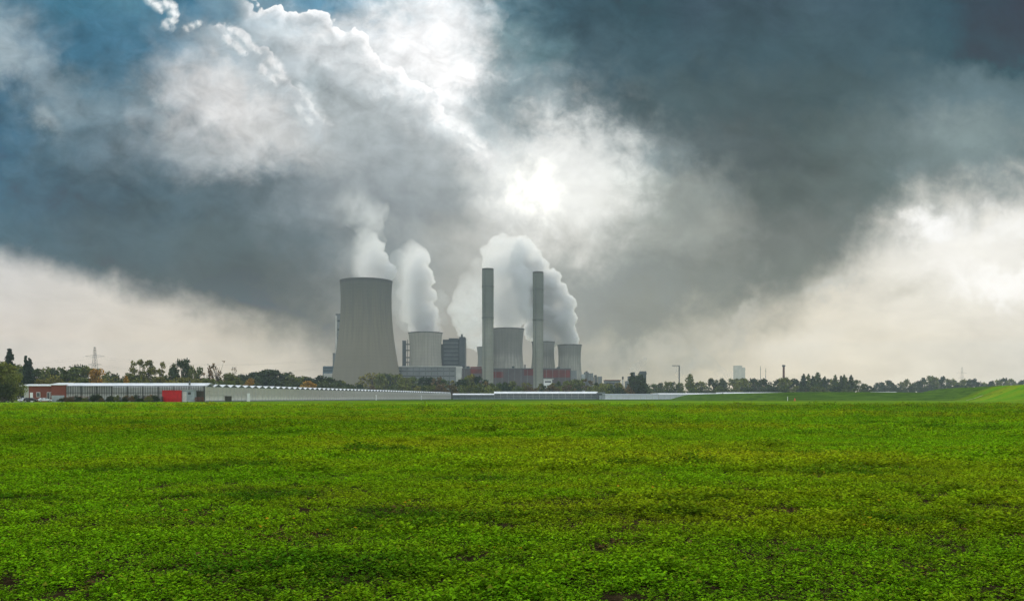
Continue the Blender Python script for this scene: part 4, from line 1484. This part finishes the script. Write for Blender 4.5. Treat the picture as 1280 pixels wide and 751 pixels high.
# the ones that stand out
def solo(kind, leaf, var, x, yt, D, label, wide=1.0, cat='tree', fine=1.6, group=None, name='tree'):
    return plant(kind, leaf, var, px(x, D), D, (HOR - yt) * D / FPX + CAM_H, label, cat, group, wide, name, fine)
solo('round', 'green', 0, 5, 451, 268, 'big leafy tree at the left edge of the picture, in front of the brick building', 1.15, fine=2.2)
solo('bush', 'green', 1, 16, 463, 262, 'dense bush at the foot of the big tree on the left edge', .75, 'shrub', 2.2, name='shrub')
solo('bush', 'dark', 2, 2, 470, 258, 'dark bush beside the car at the left edge', .8, 'shrub', 2.0, name='shrub')
solo('conifer', 'conifer', 0, 12, 435, 430, 'tallest dark conifer, leftmost on the skyline', .85)
solo('conifer', 'conifer', 1, 32.5, 444, 440, 'left of two narrow dark conifers standing together', .62)
solo('conifer', 'conifer', 2, 37, 446.5, 445, 'right of two narrow dark conifers standing together', .8)
solo('airy', 'olive', 0, 174, 448, 520, 'loose yellowish tree, leftmost of the tall loose group above the glass hall', .8)
solo('airy', 'olive', 1, 186, 449.5, 528, 'second loose yellowish tree of the tall group above the glass hall', .8)
solo('airy', 'olive', 2, 199, 451, 524, 'third loose yellowish tree of the tall group, beside the tallest one', .75)
solo('airy', 'green', 1, 213, 453, 515, 'green tree leaning on the left side of the tallest broad tree', .7)
solo('round', 'dark', 1, 229, 446, 510, 'tallest broad dark tree above the red container', .72)
solo('round', 'green', 2, 236, 455, 512, 'green tree on the right side of the tallest broad tree', .6)
solo('airy', 'green', 2, 249, 457, 520, 'small airy green tree between the tallest tree and the nearly bare one', .7)
solo('airy', 'brown', 0, 259, 456, 525, 'thin brownish tree left of the nearly bare tree', .6)
solo('bare', 'brown', 0, 272, 450, 520, 'nearly bare brown tree with open branches on the skyline', .9)
solo('bare', 'brown', 1, 293, 458, 520, 'spindly bare tree at the right end of the left tree belt', .4)
solo('round', 'olive', 1, 286, 465, 500, 'rounded olive tree below the spindly bare one', .9)
solo('round', 'autumn', 0, 120.5, 460, 440, 'yellow orange autumn tree below the pylon', .75)
solo('poplar', 'autumn', 1, 157, 468.5, 430, 'narrow orange autumn tree behind the glass hall roof', .8)
solo('round', 'autumn', 1, 312, 472, 560, 'reddish orange autumn tree at the left foot of the wooded mound', .8)
solo('round', 'autumn', 2, 386.5, 475.5, 560, 'bright orange round tree behind the zigzag roof', 1.15)

# dark wooded mound
SKY_M = skyline([(298, 468), (305, 465), (320, 462.5), (332, 461), (341, 459.5), (350, 461), (362, 465), (375, 468.5), (390, 470), (402, 468), (412, 469.5), (422, 474), (432, 477), (445, 479), (460, 478)])
belt(300, 452, 8.5, 640, 700, SKY_M, [('round', 'dark'), ('round', 'dark'), ('round', 'green')],
     {'dark': 'dark tree of the rounded wood left of the biggest cooling tower', 'green': 'slightly lighter tree of the rounded wood left of the biggest cooling tower'},
     'trees of the dark rounded wood', (0, 1.5), (1.1, 1.5))
belt(296, 455, 11, 600, 630, skyline([(296, 474), (340, 471), (380, 477), (405, 474), (455, 483)]), [('round', 'dark'), ('bush', 'dark')],
     'lower dark tree at the front of the rounded wood', 'lower front trees of the rounded wood', (0, 3), (1.1, 1.5))

# belt in front of the power station
SKY_C = skyline([(445, 479), (450, 472), (458, 464), (470, 463), (478, 467), (490, 464), (500, 470), (513, 469), (525, 469), (545, 468), (556, 472), (570, 474), (580, 471), (587, 466), (594, 464), (603, 470), (613, 476), (628, 477), (645, 474.5), (660, 477), (680, 478), (700, 475), (716, 473), (735, 471), (746, 476), (757, 478), (776, 477)])
belt(447, 776, 9.0, 860, 930, SKY_C, [('round', 'green'), ('round', 'olive'), ('round', 'dark'), ('round', 'green'), ('airy', 'olive'), ('round', 'dark'), ('airy', 'brown')],
     {'dark': 'dark green tree in the belt before the power station', 'green': 'green tree in the belt before the power station', 'olive': 'yellowish tree in the belt before the power station', 'brown': 'brownish thinning tree in the belt before the power station'},
     'trees in front of the power station', (0, 2.0), (.95, 1.3))
belt(450, 776, 11.5, 800, 840, skyline([(445, 483), (480, 478), (560, 480), (600, 478), (650, 481), (776, 480)]), [('round', 'green'), ('round', 'olive'), ('bush', 'dark'), ('round', 'brown'), ('bush', 'green')],
     {'dark': 'low dark bushy tree behind the low white roofs', 'green': 'low green tree behind the low white roofs', 'olive': 'low yellowish tree behind the low white roofs', 'brown': 'low rusty brown tree behind the low white roofs'},
     'low trees behind the low white roofs', (-1, 3), (1.0, 1.4))
# around the small factory
solo('conifer', 'dark', 1, 790, 465, 860, 'dark pointed tree in front of the small steaming factory', 1.25, fine=1.0)
solo('round', 'dark', 1, 801, 467, 852, 'tall dark tree before the silo blocks', .8, fine=1.0)
solo('round', 'dark', 2, 795, 470, 850, 'dark rounded tree at the foot of the small steaming factory', 1.1, fine=1.0)
solo('round', 'dark', 0, 806, 478, 855, 'dark rounded tree right of the silo blocks', 1.1, fine=1.0)
solo('bush', 'brown', 0, 784, 480, 845, 'brownish bush between the pale stack and the small factory', .9, 'shrub', 1.0, name='shrub')
# right belt
SKY_R = skyline([(806, 479), (815, 477), (830, 476), (840, 475), (853, 477), (870, 477), (882, 473), (895, 471), (905, 473), (922, 471), (940, 471), (957, 472), (967, 474), (978, 470), (990, 471), (1000, 473), (1015, 473), (1035, 472), (1050, 473), (1067, 472), (1076, 475), (1088, 480)])
belt(808, 1092, 9.0, 1040, 1120, SKY_R, [('round', 'dark'), ('round', 'green'), ('round', 'dark')],
     {'dark': 'dark tree in the hazy belt behind the right end of the greenhouses', 'green': 'greener tree in the hazy belt behind the right end of the greenhouses'},
     'trees of the right hand belt', (0, 2.0), (.9, 1.2))
belt(815, 1090, 12.0, 960, 1010, skyline([(806, 484), (900, 482), (1000, 481), (1090, 485)]), [('round', 'dark'), ('round', 'green'), ('bush', 'dark')],
     'lower tree at the foot of the hazy belt on the right', 'lower trees of the right hand belt', (-1, 2), (1.2, 1.5))
solo('poplar', 'green', 0, 863, 466.5, 1000, 'single taller green tree rising right of the gallows mast', 1.5, fine=1.0)
pops = [(1005, 466.5, 'first'), (1010.5, 466.5, 'second'), (1016, 469, 'third'), (1022.5, 464.5, 'fourth and tallest'), (1031, 470, 'fifth'), (1044, 467.5, 'sixth'), (1051, 469, 'seventh'), (1055.5, 467.5, 'eighth'), (1064, 468, 'ninth')]
for i, (x, yt, nth) in enumerate(pops):
    solo('poplar', 'green' if i % 2 else 'dark', i % 3, x, yt, 1030, nth + ' columnar poplar from the left in the row above the right belt', .95 if i != 3 else 1.3, fine=1.0, group='poplars in the right belt')
# far right wood, deep in haze
SKY_F = skyline([(1095, 478), (1100, 475), (1112, 474), (1123, 477), (1132, 471), (1141, 476), (1150, 472), (1160, 467), (1172, 468.5), (1181, 468.5), (1192, 472), (1202, 473), (1215, 471.5), (1226, 477), (1240, 474), (1256, 471), (1270, 474), (1290, 471), (1330, 474)])
belt(1096, 1300, 7.5, 1400, 1500, SKY_F, [('round', 'dark'), ('round', 'green'), ('round', 'dark')],
     'blue grey tree in the farthest wood on the right, seen through haze', 'trees of the far right wood', (0, 2.0), (.75, 1.0))
belt(1092, 1300, 13, 1330, 1380, skyline([(1090, 484), (1180, 480), (1300, 482)]), [('round', 'dark'), ('bush', 'dark')],
     'lower blue grey tree at the foot of the farthest wood on the right', 'lower trees of the far right wood', (-1, 1), (1.0, 1.3))
# farthest trees glimpsed under the left part of the sky
print('belt trees', N_TREES)

# dark hedge in front of the glass hall
for i, (x, h, w, lf, lb) in enumerate(((86, 1.9, .30, 'brown', 'low brown shrub beside the brick building'), (117, 3.0, .22, 'dark', 'dark shrub, left half of the middle hedge at the glass hall'),
                            (127, 3.2, .24, 'dark', 'dark shrub, right half of the middle hedge at the glass hall'), (138, 2.4, .3, 'dark', 'low dark shrub left of the white post'),
                            (160, 2.6, .3, 'brown', 'brown shrub right of the first dark timber stack'), (169, 2.9, .25, 'dark', 'dark shrub between the timber stacks'), (189, 2.8, .24, 'brown', 'brown shrub near the red container'))):
    o = plant('bush', lf, i % 3, px(x, 293), 292.0 + (i % 2), h, lb, 'shrub', 'shrubs along the glass hall', 1.0, 'shrub', 2.2)
    o.scale = (w * 1.6, w * 1.2, h / 10.0)

for i in range(13):
    x = 78 + i * 9.6 + (i % 3) * 1.5
    o = plant('bush', ('dark', 'brown', 'dark', 'green')[i % 4], i % 3, px(x, 291), 291.0 - (i % 3) * .5, 1.5 + (i * 7 % 5) * .28,
              'low scrubby bush in the uneven row along the foot of the glass hall', 'shrub', 'scrub along the foot of the glass hall', 1.0, 'shrub', 2.2)
    o.scale = (.30, .22, o.scale[2])


# ================================================================ steam
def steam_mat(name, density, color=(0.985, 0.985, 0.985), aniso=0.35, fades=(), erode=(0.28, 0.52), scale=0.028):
    """steam that thins out along given world directions and is eaten into by turbulence"""
    m, t, out = mat_new(name)
    P = worldco(t)
    comps = dict(zip('xyz', sep(P)))
    n = fbm(P, scale, 6.0, 0.62, 0.4)
    d = sstep(n, erode[0], erode[1], 0.2 if erode[0] < .3 else 0.0, 1.0)
    for ax, a, b, lo in fades:
        c = comps[ax]
        f = sstep(c, b, a, 1.0, lo) if a > b else sstep(c, a, b, lo, 1.0)   # from lo at a to 1 at b
        d = d * f
    v = t.nodes.new('ShaderNodeVolumePrincipled')
    v.inputs['Color'].default_value = (*color, 1)
    t.links.new((d * density).s, v.inputs['Density'])
    v.inputs['Anisotropy'].default_value = aniso
    t.links.new(v.outputs[0], out.inputs['Volume'])
    m.cycles.volume_step_rate = 0.6
    return m


def plume(name, blobs, D, label, mat, voxel=2.6, spread=0.35, rough=(13.0, 6.0), group='steam clouds of the power station', seed=1, dz=0.0):
    rng = random.Random(seed)
    bm = bmesh.new()
    for (x, y, r) in blobs:
        X, Z, Rm = px(x, D), pz(y, D), 1.12 * r * D / FPX
        n = 1
        bmesh.ops.create_icosphere(bm, subdivisions=2, radius=Rm, matrix=Matrix.Translation((X, D + rng.uniform(-spread, spread) * Rm + dz, Z)))
        for k in range(5):
            q = Vector((rng.gauss(0, 1), rng.gauss(0, 1), rng.gauss(0, 1))).normalized()
            rr = Rm * rng.uniform(.22, .42)
            p = Vector((X, D + dz, Z)) + q * (Rm * .82)
            bmesh.ops.create_icosphere(bm, subdivisions=2, radius=rr, matrix=Matrix.Translation(p))
    me = bpy.data.meshes.new(name); bm.to_mesh(me); bm.free()
    o = bpy.data.objects.new(name, me); COL.objects.link(o)
    rm = o.modifiers.new('remesh', 'REMESH'); rm.mode = 'VOXEL'; rm.voxel_size = voxel; rm.use_smooth_shade = True
    for i, (sc, st) in enumerate(((26.0, rough[0]), (9.0, rough[1]))):
        tx = bpy.data.textures.new(name + '_billow', 'CLOUDS'); tx.noise_scale = sc; tx.noise_depth = 2; tx.noise_basis = 'VORONOI_F1' if i < 2 else 'ORIGINAL_PERLIN'
        ds_ = o.modifiers.new('billow', 'DISPLACE'); ds_.texture = tx; ds_.strength = -st; ds_.mid_level = 0.42; ds_.texture_coords = 'GLOBAL'
    sm = o.modifiers.new('smooth', 'SMOOTH'); sm.iterations = 1; sm.factor = .4
    dg = bpy.context.evaluated_depsgraph_get()
    ev = o.evaluated_get(dg)
    m2 = bpy.data.meshes.new_from_object(ev)
    o.modifiers.clear()
    o.data = m2; m2.materials.clear(); m2.materials.append(mat)
    # origin at its foot
    c = Vector((px(blobs[0][0], D), D, pz(blobs[0][1], D)))
    m2.transform(Matrix.Translation(-c)); o.location = c
    return tag(o, label, 'steam', group)


STC = (.895, .90, .90)
plume('steam_plume', [(440, 354, 12), (457, 354, 16), (474, 353, 14), (480, 342, 12), (487, 338, 10), (470, 335, 15), (477, 324, 10), (464, 322, 13), (473, 308, 9), (462, 306, 12), (466, 296, 7), (452, 312, 14), (450, 338, 18), (436, 345, 14), (436, 325, 18), (446, 300, 16), (455, 292, 10)],
      D1, 'thick white steam leaving the biggest cooling tower, bright at its right edge',
      steam_mat('dense_steam_big_tower', 0.12, STC, .3, [('x', px(436, D1), px(484, D1), 0.015), ('z', pz(286, D1), pz(324, D1), 0.12)]), seed=3)
plume('steam_plume', [(531, 420, 17), (520, 414, 9), (543, 414, 9), (531, 407, 18), (541, 402, 10), (526, 393, 19), (538, 389, 10), (520, 376, 19), (535, 368, 11), (518, 356, 19), (532, 346, 12), (515, 336, 18), (526, 322, 13), (514, 312, 14), (529, 314, 7), (508, 392, 12), (506, 366, 12), (504, 344, 12), (506, 325, 12)],
      1480, 'tall column of steam rising from the pale cooling tower, second from the left',
      steam_mat('column_steam', 0.10, STC, .35, [('x', px(497, 1480), px(528, 1480), 0.08), ('z', pz(294, 1480), pz(350, 1480), 0.12)]), seed=5)
plume('steam_plume', [(510, 400, 15), (503, 382, 16), (500, 362, 16), (496, 345, 15), (498, 325, 14), (550, 374, 12), (546, 387, 9), (552, 398, 9)],
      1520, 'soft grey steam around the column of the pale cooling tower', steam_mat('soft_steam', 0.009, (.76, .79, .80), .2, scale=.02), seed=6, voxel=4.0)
plume('steam_plume', [(611, 440, 13), (603, 429, 13), (590, 426, 10), (583, 413, 12), (594, 403, 14), (576, 401, 11), (585, 387, 15), (570, 388, 11), (597, 374, 16), (579, 369, 13), (598, 352, 16), (585, 350, 12), (600, 335, 14)],
      2085, 'steam curling left from the distant tower behind the left slender chimney',
      steam_mat('far_steam', 0.03, STC, .3, [('z', pz(325, 2000), pz(400, 2000), 0.12)], scale=.02), seed=7, voxel=3.4)
plume('steam_plume', [(712, 438, 13), (711, 426, 14), (706, 415, 15), (700, 402, 18), (711, 398, 11), (696, 385, 18), (708, 380, 12), (690, 368, 18), (702, 362, 9), (682, 352, 16), (694, 346, 8),
                      (679, 438, 13), (680, 427, 15), (692, 420, 12), (672, 410, 16), (676, 390, 18), (668, 370, 20), (662, 348, 20), (672, 332, 12), (668, 318, 9), (655, 325, 18), (655, 307, 13)],
      1665, 'big billowing steam cloud behind the right slender chimney, bulging to the right',
      steam_mat('billow_steam', 0.11, STC, .35, [('z', pz(290, 1665), pz(345, 1665), 0.3)]), seed=8)
plume('steam_plume', [(634, 418, 18), (634, 404, 18), (645, 390, 18), (628, 388, 17), (640, 370, 22), (620, 368, 16), (648, 350, 18), (628, 348, 18), (636, 328, 18), (616, 330, 15), (643, 310, 14), (626, 306, 14), (611, 316, 11)],
      1560, 'steam cloud rising between the slender chimneys to a rounded top',
      steam_mat('middle_steam', 0.06, STC, .35, [('z', pz(286, 1560), pz(345, 1560), 0.4)]), seed=9)
plume('steam_plume', [(470, 300, 14), (462, 286, 20), (452, 266, 24), (438, 250, 24), (424, 262, 20), (470, 262, 16)],
      1335, 'thin veil of steam rising high above the white plume of the biggest cooling tower',
      steam_mat('veil_steam', 0.018, STC, .2, [('z', pz(222, 1335), pz(285, 1335), 0.0), ('x', px(405, 1335), px(450, 1335), 0.0)], erode=(0.38, 0.62), scale=.018), seed=14, voxel=4.5, rough=(16, 8))
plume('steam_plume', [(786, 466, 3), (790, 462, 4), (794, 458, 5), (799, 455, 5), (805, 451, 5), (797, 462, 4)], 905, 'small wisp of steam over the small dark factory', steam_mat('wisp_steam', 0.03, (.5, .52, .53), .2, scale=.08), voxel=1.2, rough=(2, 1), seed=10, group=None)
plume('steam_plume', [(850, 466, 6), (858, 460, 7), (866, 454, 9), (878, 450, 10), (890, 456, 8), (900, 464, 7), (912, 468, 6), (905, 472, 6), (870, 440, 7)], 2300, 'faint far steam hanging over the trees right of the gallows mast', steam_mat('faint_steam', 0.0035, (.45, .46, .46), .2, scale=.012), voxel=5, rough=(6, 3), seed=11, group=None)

# ================================================================ haze
hz = MB().box(-5000, 5000, -500, 5600, -4, 372).build('haze', None)
hm = bpy.data.materials.new('haze'); hm.use_nodes = True
t = hm.node_tree; t.nodes.clear()
out = t.nodes.new('ShaderNodeOutputMaterial')
v = t.nodes.new('ShaderNodeVolumePrincipled')
v.inputs['Color'].default_value = (0.47, 0.57, 0.65, 1)
v.inputs['Density'].default_value = HAZE_D
v.inputs['Anisotropy'].default_value = 0.2
t.links.new(v.outputs[0], out.inputs['Volume'])
hz.data.materials.append(hm)
tag(hz, 'pale haze over the plain', kind='stuff')
